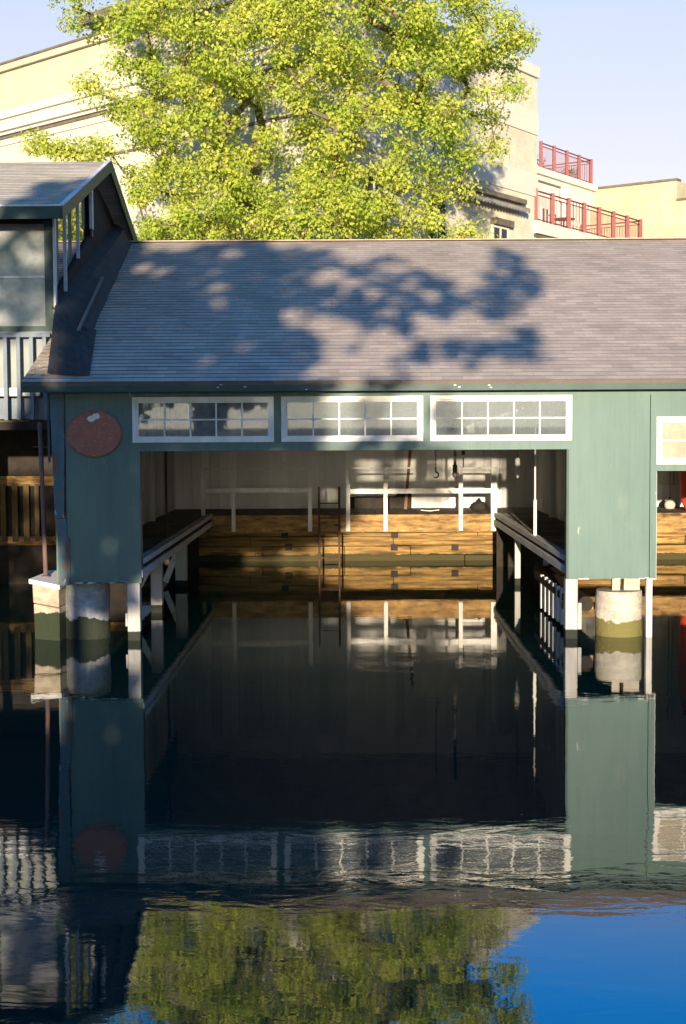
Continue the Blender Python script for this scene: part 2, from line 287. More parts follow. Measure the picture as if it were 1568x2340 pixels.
# ------------------------------------------------------------------ mesh helpers
class MB:
    def __init__(s): s.v = []; s.f = []
    def add(s, vs, fs):
        o = len(s.v); s.v += [tuple(x) for x in vs]; s.f += [tuple(i + o for i in f) for f in fs]; return s
    def hexa(s, p):  # p: 8 pts bottom 0-3 ccw, top 4-7
        return s.add(p, [(3, 2, 1, 0), (4, 5, 6, 7), (0, 1, 5, 4), (1, 2, 6, 5), (2, 3, 7, 6), (3, 0, 4, 7)])
    def box(s, x0, x1, y0, y1, z0, z1):
        return s.hexa([(x0, y0, z0), (x1, y0, z0), (x1, y1, z0), (x0, y1, z0), (x0, y0, z1), (x1, y0, z1), (x1, y1, z1), (x0, y1, z1)])
    def bar(s, a, b_, wx, wy, up=(0, 0, 1)):
        a = Vector(a); b_ = Vector(b_); d = (b_ - a).normalized(); u = Vector(up)
        if abs(d.dot(u)) > .98: u = Vector((0, 1, 0))
        x = d.cross(u).normalized(); y = x.cross(d).normalized()
        q = []
        for c in (a, b_):
            for (i, j) in ((-1, -1), (1, -1), (1, 1), (-1, 1)): q.append(c + x * wx / 2 * i + y * wy / 2 * j)
        return s.hexa(q)
    def prism(s, poly, z0, z1):
        n = len(poly); vs = [(p[0], p[1], z0) for p in poly] + [(p[0], p[1], z1) for p in poly]
        fs = [tuple(range(n - 1, -1, -1)), tuple(range(n, 2 * n))] + [(i, (i + 1) % n, n + (i + 1) % n, n + i) for i in range(n)]
        return s.add(vs, fs)
    def tube(s, pts, rs, n=8, cap=True):
        pts = [Vector(p) for p in pts]
        if isinstance(rs, (int, float)): rs = [rs] * len(pts)
        o = len(s.v); ref = None
        for i, p in enumerate(pts):
            d = (pts[min(i + 1, len(pts) - 1)] - pts[max(i - 1, 0)]).normalized()
            if ref is None: ref = Vector((0, 0, 1)) if abs(d.z) < .9 else Vector((1, 0, 0))
            x = d.cross(ref).normalized(); y = x.cross(d).normalized(); ref = y
            for k in range(n):
                a = 2 * math.pi * k / n; s.v.append(tuple(p + (x * math.cos(a) + y * math.sin(a)) * rs[i]))
        for i in range(len(pts) - 1):
            for k in range(n):
                a = o + i * n + k; b2 = o + i * n + (k + 1) % n; s.f.append((a, b2, b2 + n, a + n))
        if cap:
            s.f.append(tuple(o + k for k in range(n - 1, -1, -1))); e = o + (len(pts) - 1) * n; s.f.append(tuple(e + k for k in range(n)))
        return s
    def lathe(s, prof, c, n=24):
        o = len(s.v)
        for (r, z) in prof:
            for k in range(n):
                a = 2 * math.pi * k / n; s.v.append((c[0] + r * math.cos(a), c[1] + r * math.sin(a), c[2] + z))
        for i in range(len(prof) - 1):
            for k in range(n):
                a = o + i * n + k; b2 = o + i * n + (k + 1) % n; s.f.append((a, b2, b2 + n, a + n))
        s.f.append(tuple(o + k for k in range(n - 1, -1, -1))); e = o + (len(prof) - 1) * n; s.f.append(tuple(e + k for k in range(n)))
        return s
    def build(s, name, mat, parent=None, smooth=False, bevel=0):
        me = bpy.data.meshes.new(name); me.from_pydata(s.v, [], s.f); me.update()
        me.materials.append(M[mat] if isinstance(mat, str) else mat)
        o = bpy.data.objects.new(name, me); col.objects.link(o)
        if parent is not None:
            o.parent = parent
            pm = parent.matrix_basis if parent.parent is None else Matrix()
            o.matrix_parent_inverse = pm.inverted()
        if smooth:
            for p in me.polygons: p.use_smooth = True
        if bevel:
            md = o.modifiers.new('bevel', 'BEVEL'); md.width = bevel; md.segments = 2; md.limit_method = 'ANGLE'
        return o
def tag(o, label=None, cat=None, group=None, kind=None):
    if label: o['label'] = label
    if cat: o['category'] = cat
    if group: o['group'] = group
    if kind: o['kind'] = kind
    return o
def thing(name, label, cat, loc=(0, 0, 0), group=None):
    o = bpy.data.objects.new(name, None); col.objects.link(o); o.location = loc; o.empty_display_size = .2
    return tag(o, label, cat, group)
def recalc(o):
    import bmesh
    bm = bmesh.new(); bm.from_mesh(o.data); bmesh.ops.recalc_face_normals(bm, faces=bm.faces); bm.to_mesh(o.data); bm.free(); return o

# ------------------------------------------------------------------ setting
tag(MB().box(-80, 90, -23.0, 12.95, -3.0, 0.0).build('water', 'water'), kind='structure')
gm = MB(); gm.box(-900, 900, 13.3, 1500, -3, 1.0)
tag(gm.build('ground', 'land'), kind='structure')
tag(MB().box(-900, 900, -900, -23.0, -3, 1.55).build('bank', 'land'), kind='structure')

# timber bulkhead along the shore
bk = thing('timber_bulkhead', 'old golden timber bulkhead with square bolt plates at the waterline behind the docks', 'bulkhead', (0, 12.8, 0))
pl = MB()
for r in range(7):
    z0 = -.55 + r * .23
    x = -14 - random.random()
    while x < 16:
        L = random.uniform(1.6, 4.0)
        dy = random.uniform(-.03, .03); tz = random.uniform(-.012, .012)
        pl.box(x, x + L - .012, 12.8 + dy, 13.2, z0 + tz, z0 + .222 + tz); x += L
pl.build('plank', 'bulk', bk, bevel=.012)
MB().box(-60, -14, 12.8, 13.3, -1, 1.02).build('side_wall', 'beam', bk); MB().box(16, 60, 12.8, 13.3, -1, 1.02).build('side_wall', 'beam', bk)
MB().box(-14, 16, 13.2, 13.3, -1, 1.02).build('backing', 'dark', bk)
for (px, py) in ((651, 1222), (660, 1251), (902, 1222), (901, 1251), (1040, 1251), (385, 1240)):
    p = at(px, py, 12.75); MB().box(p.x - .085, p.x + .085, 12.72, 12.79, p.z - .075, p.z + .075).build('bolt_plate', 'bolt', bk)

# ------------------------------------------------------------------ boathouse
BH = thing('boathouse', 'long green boathouse on pilings with a shingled roof and an open boat bay', 'boathouse', (0, 0, 0))
XL, XR = -4.50, 9.8
OL, OR = at(322, 1200, 0).x, at(1300, 1200, 0).x
zb = at(800, 1330, 0).z; zop = at(800, 1029, 0).z; zw0 = at(800, 1009, 0).z; zw1 = at(800, 905, 0).z; zev = at(800, 893, 0).z
wins = []
for a, c in ((303, 626), (643, 967), (983, 1307)): wins.append((at(a, 960, 0).x, at(c, 960, 0).x))
xp2 = at(1500, 1200, 0).x; w4 = (at(1500, 1000, 0).x, at(1500, 1000, 0).x + 2.1); z40 = at(1530, 1061, 0).z; z41 = at(1530, 952, 0).z; z4o = at(1530, 1076, 0).z
fw = MB()
T = .06
fw.box(XL + .17, OL - .2, -.0, T, zb, zw0 + .0)                 # left panel
fw.box(XL + .17, wins[0][0], .0, T, zw0, zev + .12)
fw.box(OL - .2, OR + .0, .0, T, zop, zw0)                        # header
fw.box(wins[0][1], wins[1][0], 0, T, zw0, zw1); fw.box(wins[1][1], wins[2][0], 0, T, zw0, zw1)
fw.box(wins[0][0], xp2, 0, T, zw1, zev + .12)
fw.box(OR, at(1484, 1200, 0).x, 0, T, zb + .03, zw1)
fw.box(at(1484, 1200, 0).x + .008, xp2, -.012, T, zb + .03, zw1)
fw.box(xp2, XR, 0, T, z41, zev + .12); fw.box(xp2, XR, 0, T, z4o, z40); fw.box(w4[1], XR, 0, T, z40, z41)
fw.box(8.7, XR, 0, T, zb, z4o)
fw.build('facade_wall', 'green', BH)
# battens & trim
tr_ = MB(); tr_.box(OL - .2, OL, -.022, T + .1, zb, zop); tr_.build('door_jamb', 'green', BH)
MB().box(OR - .035, OR + .0, .003, T + .1, zb + .03, zop - .003).build('door_jamb', 'trim', BH)
sc2 = MB()
for k in range(26):      # scuffed white drip edge along the bottom of the panels
    x = random.uniform(XL + .2, OL - .25); sc2.box(x, x + random.uniform(.03, .12), -.008, -.001, zb - .003, zb + random.uniform(.008, .022))
for k in range(8):
    x = random.uniform(OR + .05, xp2 - .1); sc2.box(x, x + random.uniform(.02, .09), -.02, -.014, zb + .028, zb + random.uniform(.036, .05))
sc2.build('peeling_edge', 'flatwhite', BH)
cb = MB()
a0 = at(118, 905, 0); a1 = at(131, 1185, 0)
cb.hexa([(XL - .01, -.03, 1.9), (XL + .13, -.03, 1.9), (XL + .13, .1, 1.9), (XL - .01, .1, 1.9), (XL - .06, -.03, zev + .1), (XL + .17, -.03, zev + .1), (XL + .17, .1, zev + .1), (XL - .06, .1, zev + .1)])
cb.box(XL + .03, XL + .17, -.04, .1, zb - .03, 1.89); cb.box(XL + .172, XL + .21, -.03, .0, zb - .02, 1.6)
cb.build('corner_board', 'cornerwood', BH)
MB().box(XL - .10, XL - .07, -.03, .02, 2.75, zev).build('corner_strip', 'trim', BH)
# fascia + soffit
z_e0, z_e1 = at(800, 893, -.3).z, at(800, 870, -.3).z
MB().box(-4.93, XR, -.32, -.28, z_e0, z_e1).build('fascia', 'trim', BH)
MB().box(-4.93, XR, -.28, T, zev + .10, zev + .125).build('soffit', 'trim', BH)
ch = MB()
for px, py in ((498, 885), (505, 879), (560, 884), (1040, 880), (1050, 884), (1118, 880), (1122, 885), (700, 890)):
    p = at(px, py, -.325); ch.box(p.x - .018, p.x + .02, -.326, -.3201, p.z - .006, p.z + .007)
ch.build('paint_chip', 'flatwhite', BH)
# roof
RY = 8.6
rr = at(800, 551, RY); zr = rr.z
slope = math.atan2(zr - z_e1, RY + .34)
def roof_z(y): return z_e1 + (y + .34) * math.tan(slope)
Lr = (RY + .34) / math.cos(slope)
def slab(x0, x1, L, th, mat, name, parent, loc, rx):
    mb = MB(); nx = 60; 
    rs = .185
    n = int(L / rs)
    # stepped courses: each shingle course laps the one below
    for i in range(n + 1):
        v0 = i * rs; v1 = min(L, v0 + rs + .02)
        if v1 <= v0: break
        mb.add([(x0, v0, .0075), (x1, v0, .0075), (x1, v1, 0), (x0, v1, 0), (x0, v0, -.004), (x1, v0, -.004)], [(0, 1, 2, 3), (4, 5, 1, 0)])
    mb.box(x0, x1, 0, L, -th, -.006)
    o = mb.build(name, mat, parent); o.matrix_parent_inverse = Matrix(); o.location = loc; o.rotation_euler = (rx, 0, 0); return o
slab(-4.92, XR, Lr, .10, 'shingle', 'roof', BH, (0, -.34, z_e1), slope)
bkr = MB(); bkr.hexa([(-4.92, RY + .002, zr - .1), (XR, RY + .002, zr - .1), (XR, 17.4, zr - .1 - (17.4 - RY) * math.tan(slope)), (-4.92, 17.4, zr - .1 - (17.4 - RY) * math.tan(slope)),
                      (-4.92, RY + .002, zr + .0), (XR, RY + .002, zr + .0), (XR, 17.4, zr - (17.4 - RY) * math.tan(slope)), (-4.92, 17.4, zr - (17.4 - RY) * math.tan(slope))])
bkr.build('rear_roof', 'shingle', BH)
MB().bar((-4.75, RY, zr + .012), (XR, RY, zr + .012), .26, .02).build('ridge_cap', 'shingle', BH)
# side & rear walls
def wall_poly(x, name, mat, y0=.1, y1=17.0, z0=.9):
    mb = MB()
    prof = [(y0, z0), (y1, z0), (y1, roof_z(RY) - (y1 - RY) * math.tan(slope) - .12), (RY, roof_z(RY) - .13), (y0, roof_z(y0) - .13)]
    n = len(prof); vs = [(x - .05, p[0], p[1]) for p in prof] + [(x + .05, p[0], p[1]) for p in prof]
    mb.add(vs, [tuple(range(n - 1, -1, -1)), tuple(range(n, 2 * n))] + [(i, (i + 1) % n, n + (i + 1) % n, n + i) for i in range(n)])
    return recalc(mb.build(name, mat, BH))
DZ = 1.21
wall_poly(-4.47, 'side_wall', 'green'); wall_poly(XR - .05, 'side_wall', 'green')
MB().box(-4.5, XR, 14.1, 14.2, 1.0, 5.2).build('rear_wall', 'intwhite', BH)
MB().box(-4.5, XR, 16.9, 17.0, 1.0, roof_z(RY) - (17 - RY) * math.tan(slope) - .12).build('rear_wall', 'leftwall', BH)
ib = MB()
x = -4.40
while x < XR - .2:            # vertical boards on the interior back wall
    wd = random.choice((.18, .22, .25, .30)); dy = random.uniform(0, .012)
    if not (2.0 > x > .78 and False): ib.box(x, x + wd - .008, 14.07 - dy, 14.1, DZ, 4.6)
    x += wd
ib.build('board_lining', 'intwhite', BH)
for xx, sg in ((-4.42, 1), (4.60, -1)):
    sb = MB()
    y = .25
    while y < 14.0:
        wd = random.choice((.2, .28, .35)); d = random.uniform(.0, .015)
        xa, xb = (xx, xx + .02 + d) if sg > 0 else (xx - .02 - d, xx)
        sb.box(xa, xb, y, y + wd - .01, DZ, min(4.4, roof_z(y) - .16)); y += wd
    sb.build('board_lining', 'intwhite', BH)
wall_poly(4.655, 'partition_wall', 'intwhite', .1, 14.05)
# studs on the interior side walls
for y in (1.2, 2.6, 4.6, 7.0, 9.5):
    MB().box(-4.38, -4.28, y, y + .09, DZ, 4.1).build('wall_stud', 'intwhite', BH); MB().box(4.46, 4.57, y + .6, y + .69, DZ, 4.1).build('wall_stud', 'intwhite', BH)
MB().box(-3.95, -3.78, 1.55, 1.70, DZ, 4.2).build('wall_post', 'intwhite', BH)
# white sliding doors on the back wall, dark gap beside
p0 = at(942, 1162, 13.85).x; p1 = at(1104, 1162, 13.85).x
dd = MB(); dd.box(p0 + .16, p1, 13.92, 13.96, DZ + .04, 3.6); dd.box(p0, p0 + .14, 13.90, 13.95, DZ + .04, 3.6); dd.box(p0 + .14, p1, 13.96, 13.99, DZ + .04, 3.6)
od = dd.build('sliding_door', 'white', BH)
hd = MB(); 
for px, py in ((1059, 1035), ): 
    p = at(px, py, 13.9); hd.box(p.x - .04, p.x + .04, 13.89, 13.915, p.z - .05, p.z + .05); hd.box(p.x - .015, p.x + .015, 13.89, 13.915, p.z - .36, p.z - .12)
hd.build('door_latch', 'chain', od)
q0 = at(906, 1125, 14.0); q1 = at(941, 1165, 14.0); MB().box(q0.x, p0 - .01, 13.93, 14.04, DZ, q0.z).build('dark_gap', 'dark', BH)
MB().box(at(795, 1112, 14).x, q0.x, 13.99, 14.05, DZ, at(800, 1135, 14).z).build('low_panel', 'dark', BH)
MB().box(at(1122, 1100, 14).x, at(1134, 1100, 14).x, 13.9, 14.05, DZ, 4.4).build('wall_post', 'white', BH); MB().box(at(645, 1100, 14).x, at(657, 1100, 14).x, 13.98, 14.05, 2.4, 4.4).build('wall_post', 'white', BH)
# interior floor / decks
dm = MB()
def planks(x0, x1, y0, y1, z, along='y', wd=.14, mb=dm):
    if along == 'y':
        y = y0
        while y < y1: mb.box(x0, x1, y, min(y + wd - .008, y1), z - .05, z + random.uniform(-.003, .003)); y += wd
    else:
        x = x0
        while x < x1: mb.box(x, min(x + wd - .008, x1), y0, y1, z - .05, z + random.uniform(-.003, .003)); x += wd
LX, RX_ = OL + .0, OR + .0
YR = 11.4
planks(-4.42, LX - .08, .12, YR, DZ); planks(RX_ + .08, 4.6, .12, YR, DZ); planks(-4.42, 4.6, YR + .1, 14.05, DZ, 'x')
planks(4.66, XR, 11.6, 14.05, DZ, 'x')
dm.build('deck', 'deck', BH)
for x, s in ((LX, -1), (RX_, 1)):
    lip = MB()
    def bx(a, b_, z0, z1, y0=.02, y1=YR + .05):
        xa, xb = sorted((x + s * a, x + s * b_)); lip.box(xa, xb, y0, y1, z0, z1)
    bx(.0, .07, DZ - .05, DZ + .035); bx(-.012, .03, DZ - .235, DZ - .12); bx(.09, .15, DZ + .004, DZ + .03)
    lip.build('rub_rail', 'greywood', BH)
for x, s in ((LX, -1), (RX_, 1)):
    xa, xb = sorted((x + s * .04, x + s * .07)); MB().box(xa, xb, .02, YR, DZ - .25, DZ - .055).build('rim_joist', 'dark', BH)
MB().box(LX - .05, RX_ + .05, YR, YR + .12, .80, DZ + .0).build('dock_beam', 'beam', BH, bevel=.01)
MB().box(4.7, XR, 11.5, 11.6, .75, DZ).build('dock_beam', 'beam', BH)
# under-deck skirt in shadow
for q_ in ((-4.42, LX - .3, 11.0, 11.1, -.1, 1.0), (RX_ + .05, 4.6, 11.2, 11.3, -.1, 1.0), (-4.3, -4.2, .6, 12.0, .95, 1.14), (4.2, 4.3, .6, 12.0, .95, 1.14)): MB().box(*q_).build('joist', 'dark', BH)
# pilings
def pil(x0, x1, y, zt, dep=.16, z0=.0, mat='pile', name='piling', lean=0):
    mb = MB(); mb.hexa([(x0 + lean, y, -1.2), (x1 + lean, y, -1.2), (x1 + lean, y + dep, -1.2), (x0 + lean, y + dep, -1.2), (x0, y, zt), (x1, y, zt), (x1, y + dep, zt), (x0, y + dep, zt)])
    return mb.build(name, mat, BH, bevel=.012)
pil(at(291, 1400, 0).x, at(320, 1400, 0).x, .01, zb, .2)
MB().box(at(286, 1400, 0).x, at(291, 1400, 0).x - .004, .03, .12, .22, .42).build('block', 'pile', BH)
pil(at(345, 1398, 3.3).x, at(371, 1398, 3.3).x, 3.3, 1.1, .2); pil(at(401, 1340, 7.3).x, at(427, 1340, 7.3).x, 7.3, 1.1, .2)
pil(at(1293, 1400, 0).x, at(1321, 1400, 0).x, .01, zb + .03, .2)
MB().box(at(1322, 1400, 0).x, at(1330, 1400, 0).x, .03, .15, .14, .55).build('block', 'pile', BH)
pil(at(1177, 1300, 7.4).x, at(1190, 1300, 7.4).x, 7.4, 1.1, .14); pil(at(1478, 1400, .1).x, at(1492, 1400, .1).x, .12, zb + .03, .12, mat='fender')
for (a, c) in (((LX - .28, 3.4, .95), (LX - .75, 3.4, .1)), ((LX - .25, 7.4, .95), (LX - .6, 7.4, .1)), (at(1245, 1286, 4.5), at(1290, 1268, 2.8))): MB().bar(a, c, .06, .12).build('brace', 'greywood', BH)
for k in range(7):
    t = k / 6; px = 1240 + t * 56; Y = 3.35 * (1 - t) + .30 * t
    a = at(px, 1312 + 37 * t, Y); c = at(px, 1391 + 44 * t, Y)
    MB().box(a.x - .03, a.x + .03, Y, Y + .13, c.z, a.z + random.uniform(-.02, .02)).build('fender_board', 'fender', BH, bevel=.006)
fb = MB(); fb.box(3.36, 3.44, .25, 4.2, .50, .60); fb.build('fender_rail', 'dark', BH)
cl = MB(); cl.bar((3.35, .8, .42), (4.3, .7, .42), .1, .1); cl.build('cross_beam', 'beam', BH)
MB().tube([(3.70, .55, .47), (3.70, 6, .47)], .12, 16).build('drain_pipe', 'dark', BH)
stx = [at(1397, 1340, .5).x, at(1416, 1340, .5).x, at(1424, 1340, .5).x, at(1460, 1340, .5).x]
MB().box(stx[0], stx[1] - .01, .4, .5, .68, 1.0).build('pier_block', 'conc2', BH); MB().box(stx[2], stx[3], .42, .65, .68, 1.0).build('pier_block', 'conc2', BH)
# windows
def window(x0, x1, z0, z1, ncol, nrow, mat='white', parent=BH, y=0.0, gl='glass', fr=.062, lab=None):
    f = MB(); o = -.035
    f.box(x0, x1, y + o, y + .05, z1 - fr, z1); f.box(x0, x1, y + o, y + .05, z0, z0 + fr)
    f.box(x0, x0 + fr, y + o, y + .05, z0 + fr, z1 - fr); f.box(x1 - fr, x1, y + o, y + .05, z0 + fr, z1 - fr)
    i = .03; f2 = fr + i
    f.box(x0 + fr, x1 - fr, y - .012, y + .045, z1 - f2, z1 - fr); f.box(x0 + fr, x1 - fr, y - .012, y + .045, z0 + fr, z0 + f2)
    f.box(x0 + fr, x0 + f2, y - .012, y + .045, z0 + f2, z1 - f2); f.box(x1 - f2, x1 - fr, y - .012, y + .045, z0 + f2, z1 - f2)
    root = MB().box(x0 + f2, x1 - f2, y + .018, y + .024, z0 + f2, z1 - f2).build('window', gl, parent)
    if lab: root['label'] = lab
    f.build('frame', mat, root, bevel=.004)
    m_ = MB(); t = .0115
    for k in range(1, ncol):
        x = x0 + f2 + (x1 - x0 - 2 * f2) * k / ncol; m_.box(x - t, x + t, y - .004, y + .04, z0 + f2, z1 - f2)
    for k in range(1, nrow):
        z = z0 + f2 + (z1 - z0 - 2 * f2) * k / nrow; m_.box(x0 + f2, x1 - f2, y - .0065, y + .0425, z - t, z + t)
    m_.build('muntin', mat, root)
    return root
for (a, c) in wins: window(a, c, zw0, zw1, 5, 2)
M['glass_w'] = glassmat('cream_wall_glow_glass', (.95, .95, .95), .02, .6, (.55, .48, .36))  # cream film in the glass stands for the sunlit wall behind
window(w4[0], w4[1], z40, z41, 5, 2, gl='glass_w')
# string of pale bunting hanging behind the third window
bn = thing('bunting_string', 'sagging string of torn white pennants hanging inside the right window of the bay', 'bunting', at(1100, 960, .5))
pts = [at(px, py, .5) for px, py in ((1060, 975), (1090, 962), (1120, 955), (1150, 945), (1172, 938), (1200, 928))]
MB().tube(pts, .005, 5).build('cord', 'rust', bn)
pn = MB()
for i in range(11):
    t = (i + .5) / 11 * 5; k = int(t); p = pts[k].lerp(pts[k + 1], t - k); s = random.uniform(.02, .05)
    pn.add([p + Vector((-s, 0, 0)), p + Vector((s, .01, .01)), p + Vector((random.uniform(-.01, .02), 0, -s * 1.7))], [(0, 1, 2)])
for i in range(3):
    p = at(1068, 972, .49) + Vector((i * .035, 0, 0)); pn.add([p, p + Vector((.03, 0, .01)), p + Vector((.04, 0, -.1)), p + Vector((.01, 0, -.12))], [(0, 1, 2, 3)])
pn.build('pennant', 'flatwhite', bn)

# ------------------------------------------------------------------ things around the bay
def rail(name, label, xs, tops, Y, seg):
    t = thing(name, label, 'railing', (seg[0][0], Y, DZ), 'white guard railings on the dock edge')
    for (px, top, wd) in xs:
        a = at(px, top, Y); MB().box(a.x - wd / 2, a.x + wd / 2, Y - .045, Y, .80, a.z).build('post', 'oldwhite', t, bevel=.005)
    for (p0_, p1_, py, th, dy) in seg:
        a = at(p0_, py, Y); b_ = at(p1_, py, Y); MB().box(a.x, b_.x, Y - .0 + dy, Y + .04 + dy, a.z - th / 2, a.z + th / 2).build('rail', 'oldwhite', t)
    return t
Yr = YR - .02
def railing(label, xs, segs):
    t = thing('guard_railing', label, 'railing', at(xs[0][0], 1210, Yr))
    for (px, top, wd) in xs:
        a = at(px, top, Yr); MB().box(a.x - wd / 2, a.x + wd / 2, Yr - .05, Yr, .83, a.z).build('post', 'oldwhite', t, bevel=.005)
    for (p0_, p1_, py, th) in segs:
        a = at(p0_, py, Yr); b_ = at(p1_, py, Yr); MB().box(a.x, b_.x, Yr + .003, Yr + .045, a.z - th / 2, a.z + th / 2).build('rail', 'oldwhite', t)
    return t
railing('shaded white wooden railing on the dock edge left of the ladder', [(464, 1073, .095), (533, 1066, .095), (708, 1070, .095)], [(460, 712, 1072, .04), (468, 712, 1121, .11)])
railing('sunlit white wooden railing on the dock edge right of the ladder', [(795, 1067, .095), (881, 1067, .095), (1053, 1067, .095), (1129, 1067, .14)], [(790, 945, 1070, .04), (1040, 1137, 1070, .04), (790, 1122, 1123, .11)])
# ladder
ld = thing('ladder', 'thin rusty steel ladder dropping from the dock edge into the water between the two railings', 'ladder', at(752, 1296, 11.3))
Yl = 11.28
for px in (729, 775):
    a = at(px, 1112, Yl); MB().tube([(a.x, Yl, -.9), (a.x, Yl, a.z)], .024, 8).build('rail', 'rust', ld)
a = at(729, 1200, Yl).x; c = at(775, 1200, Yl).x
for py in (1150, 1184, 1216, 1246, 1275, 1300):
    z = at(752, py, Yl).z; MB().tube([(a, Yl, z), (c, Yl, z)], .014, 8).build('rung', 'rust', ld)
# chains with hooks
def hoist(px, py_end, label, Y, pulley=False):
    e = at(px, py_end, Y); t = thing('chain_hoist', label, 'hoist', e)
    cm = MB()
    if not pulley:
        z = e.z + .16; k = 0
        while z < 3.7:
            n = 8; pts = []
            for q in range(n + 1):
                an = 2 * math.pi * q / n; dx = math.cos(an) * .012; pts.append((e.x + (dx if k % 2 else 0), Y + (0 if k % 2 else dx), z + math.sin(an) * .026))
            cm.tube(pts, .005, 4, False); z += .04; k += 1
        cm.build('chain', 'chain', t)
    else:
        cm.box(e.x - .028, e.x + .028, Y - .02, Y + .02, e.z + .42, 3.9); cm.build('strap', 'chain', t)
        MB().box(e.x - .045, e.x + .045, Y - .04, Y + .04, e.z + .2, e.z + .46).build('pulley_block', 'chain', t, bevel=.02)
    hp = [(e.x, Y, e.z + .2), (e.x, Y, e.z + .12)]
    for q in range(0, 10):
        an = math.pi / 2 - q * math.pi * 1.45 / 9; hp.append((e.x + .055 * math.cos(an) - .0, Y, e.z + .06 + .055 * math.sin(an)))
    MB().tube(hp, [.012] * 2 + [.016] * 7 + [.012, .009, .004], 8).build('hook', 'chain' if not pulley else 'rust', t)
hoist(996, 1092, 'steel hook hanging on a long thin link chain before the white door', 6.5)
hoist(1040, 1114, 'rust-tipped hook under a block on a dark strap beside the link chain', 6.8, True)
# poles
for (p, q, lab, mat, r, n_, c_) in (((379, 1036), (381, 1228), 'thin dark steel pole standing on the left deck', 'chain', .022, 'steel_pole', 'pole'),):
    Y = 4.6; a = at(p[0], p[1], Y); b_ = at(q[0], q[1], Y)
    o = MB().tube([(b_.x, Y, DZ), (b_.x, Y, 4.1)], r, 8).build(n_, mat); tag(o, lab, c_)
Y = 4.6; b_ = at(1223, 1200, Y); t = thing('steel_pole', 'thin pole on the right deck with its sunlit lower half put in as white', 'pole', (b_.x, Y, DZ))
MB().tube([(b_.x, Y, DZ), (b_.x, Y, 1.9)], .032, 10).build('sunlit_half_in_white', 'white', t); MB().tube([(b_.x, Y, 1.9), (b_.x, Y, 4.1)], .016, 8).build('shaft', 'oldwhite', t)  # whiter, thicker lower tube stands for the sunlit half of the pole
a = at(926, 1110, 13.7); c = at(937, 1020, 13.7)
tag(MB().bar((a.x, 13.6, a.z - .6), (c.x + .06, 13.85, c.z + .5), .07, .03).build('wooden_oar', 'oar'), 'brown wooden oar leaning on the back wall just left of the white door', 'oar')
a = at(1183, 1068, 8.0); t = thing('hanging_lamp', 'slim white lamp hanging near the right wall inside the bay', 'lamp', a)
MB().lathe([(.012, -.22), (.05, -.10), (.055, .02), (.04, .04), (.055, .06), (.055, .16), (.03, .2)], a, 14).build('lamp_body', 'white', t, True)
MB().tube([a + Vector((0, 0, .2)), (a.x + .01, a.y, 4.2)], .008, 6).build('cord', 'chain', t)
a = at(668, 1072, 13.9)
Yb = 13.0; a = at(1095, 1158, Yb); 
o = MB().lathe([(.19, 0), (.20, .10), (.15, .19), (.06, .22), (.02, .3)], (a.x, Yb, DZ), 10).build('kit_bag', 'dark', smooth=True); tag(o, 'small dark bag slumped on the dock behind the right railing', 'bag')
a = at(983, 1165, 12.6)
tag(MB().tube([(a.x - .22, 12.6, DZ + .03), (a.x, 12.55, DZ + .012), (a.x + .22, 12.6, DZ + .035)], .012, 6).build('rope_end', 'flatwhite'), 'short pale length of rope on the back dock before the white door', 'rope')
# second bay: buoy, red kayak, pale door
Y = 13.2; a = at(1531, 1154, Y)
t = thing('mooring_buoy', 'round scuffed cream buoy hanging in the far right bay', 'buoy', a)
s_ = MB(); prof = [(.12 * math.sin(math.pi * k / 12) + .001, -.135 * math.cos(math.pi * k / 12)) for k in range(13)]; s_.lathe([(r * 1.12, z) for r, z in prof], a, 20).build('float', 'buoy', t, True)
MB().lathe([(.03, .12), (.025, .2)], a, 10).build('collar', 'rust', t); MB().tube([a + Vector((0, 0, .2)), (a.x, Y, 4.0)], .012, 6).build('rope', 'oar', t)
Y = 12.4; a = at(1563, 1070, Y); 
ky = MB(); ky.tube([(a.x + .12, Y, DZ), (a.x + .10, Y, DZ + .25), (a.x + .12, Y + .02, DZ + 1.0), (a.x + .13, Y + .1, DZ + 1.9), (a.x + .12, Y + .2, DZ + 2.6)], [.06, .17, .22, .19, .03], 16)
tag(ky.build('kayak', 'orange', smooth=True), 'orange-red kayak standing upright in the far right bay', 'kayak')
cw = MB()
x = at(1490, 1100, 13.9).x
while x < XR: cw.box(x, x + .54, 13.95, 14.02, 1.75, 4.2); x += .56
cw.build('door_panel', 'cream', BH)
# oval sign
c = at(215, 991, -.06)
sg = thing('oval_sign', 'faded rust-red oval sign with a white patch at its top, on the shaded green wall', 'sign', (c.x, 0, c.z))
m_ = MB(); n = 48; rx_, rz_ = .42, .355
ring = [(c.x + rx_ * math.cos(2 * math.pi * k / n), c.z + rz_ * math.sin(2 * math.pi * k / n)) for k in range(n)]
ring2 = [(c.x + (rx_ - .02) * math.cos(2 * math.pi * k / n), c.z + (rz_ - .02) * math.sin(2 * math.pi * k / n)) for k in range(n)]
vs = [(x, -.012, z) for x, z in ring] + [(x, -.055, z) for x, z in ring] + [(x, -.063, z) for x, z in ring2]
m_.add(vs, [(k, (k + 1) % n, n + (k + 1) % n, n + k) for k in range(n)] + [(n + k, n + (k + 1) % n, 2 * n + (k + 1) % n, 2 * n + k) for k in range(n)] + [tuple(2 * n + k for k in range(n)), tuple(range(n - 1, -1, -1))])
recalc(m_.build('board', 'sign', sg)); MB().tube([(c.x, -.015, c.z), (c.x, .0, c.z)], .1, 12).build('mount', 'dark', sg)
bl = MB(); pts = []
for (px, py) in ((198, 957), (203, 951), (210, 950), (213, 946), (224, 944), (228, 950), (227, 956), (219, 958), (213, 963), (205, 964)): pts.append(at(px, py, -.066))
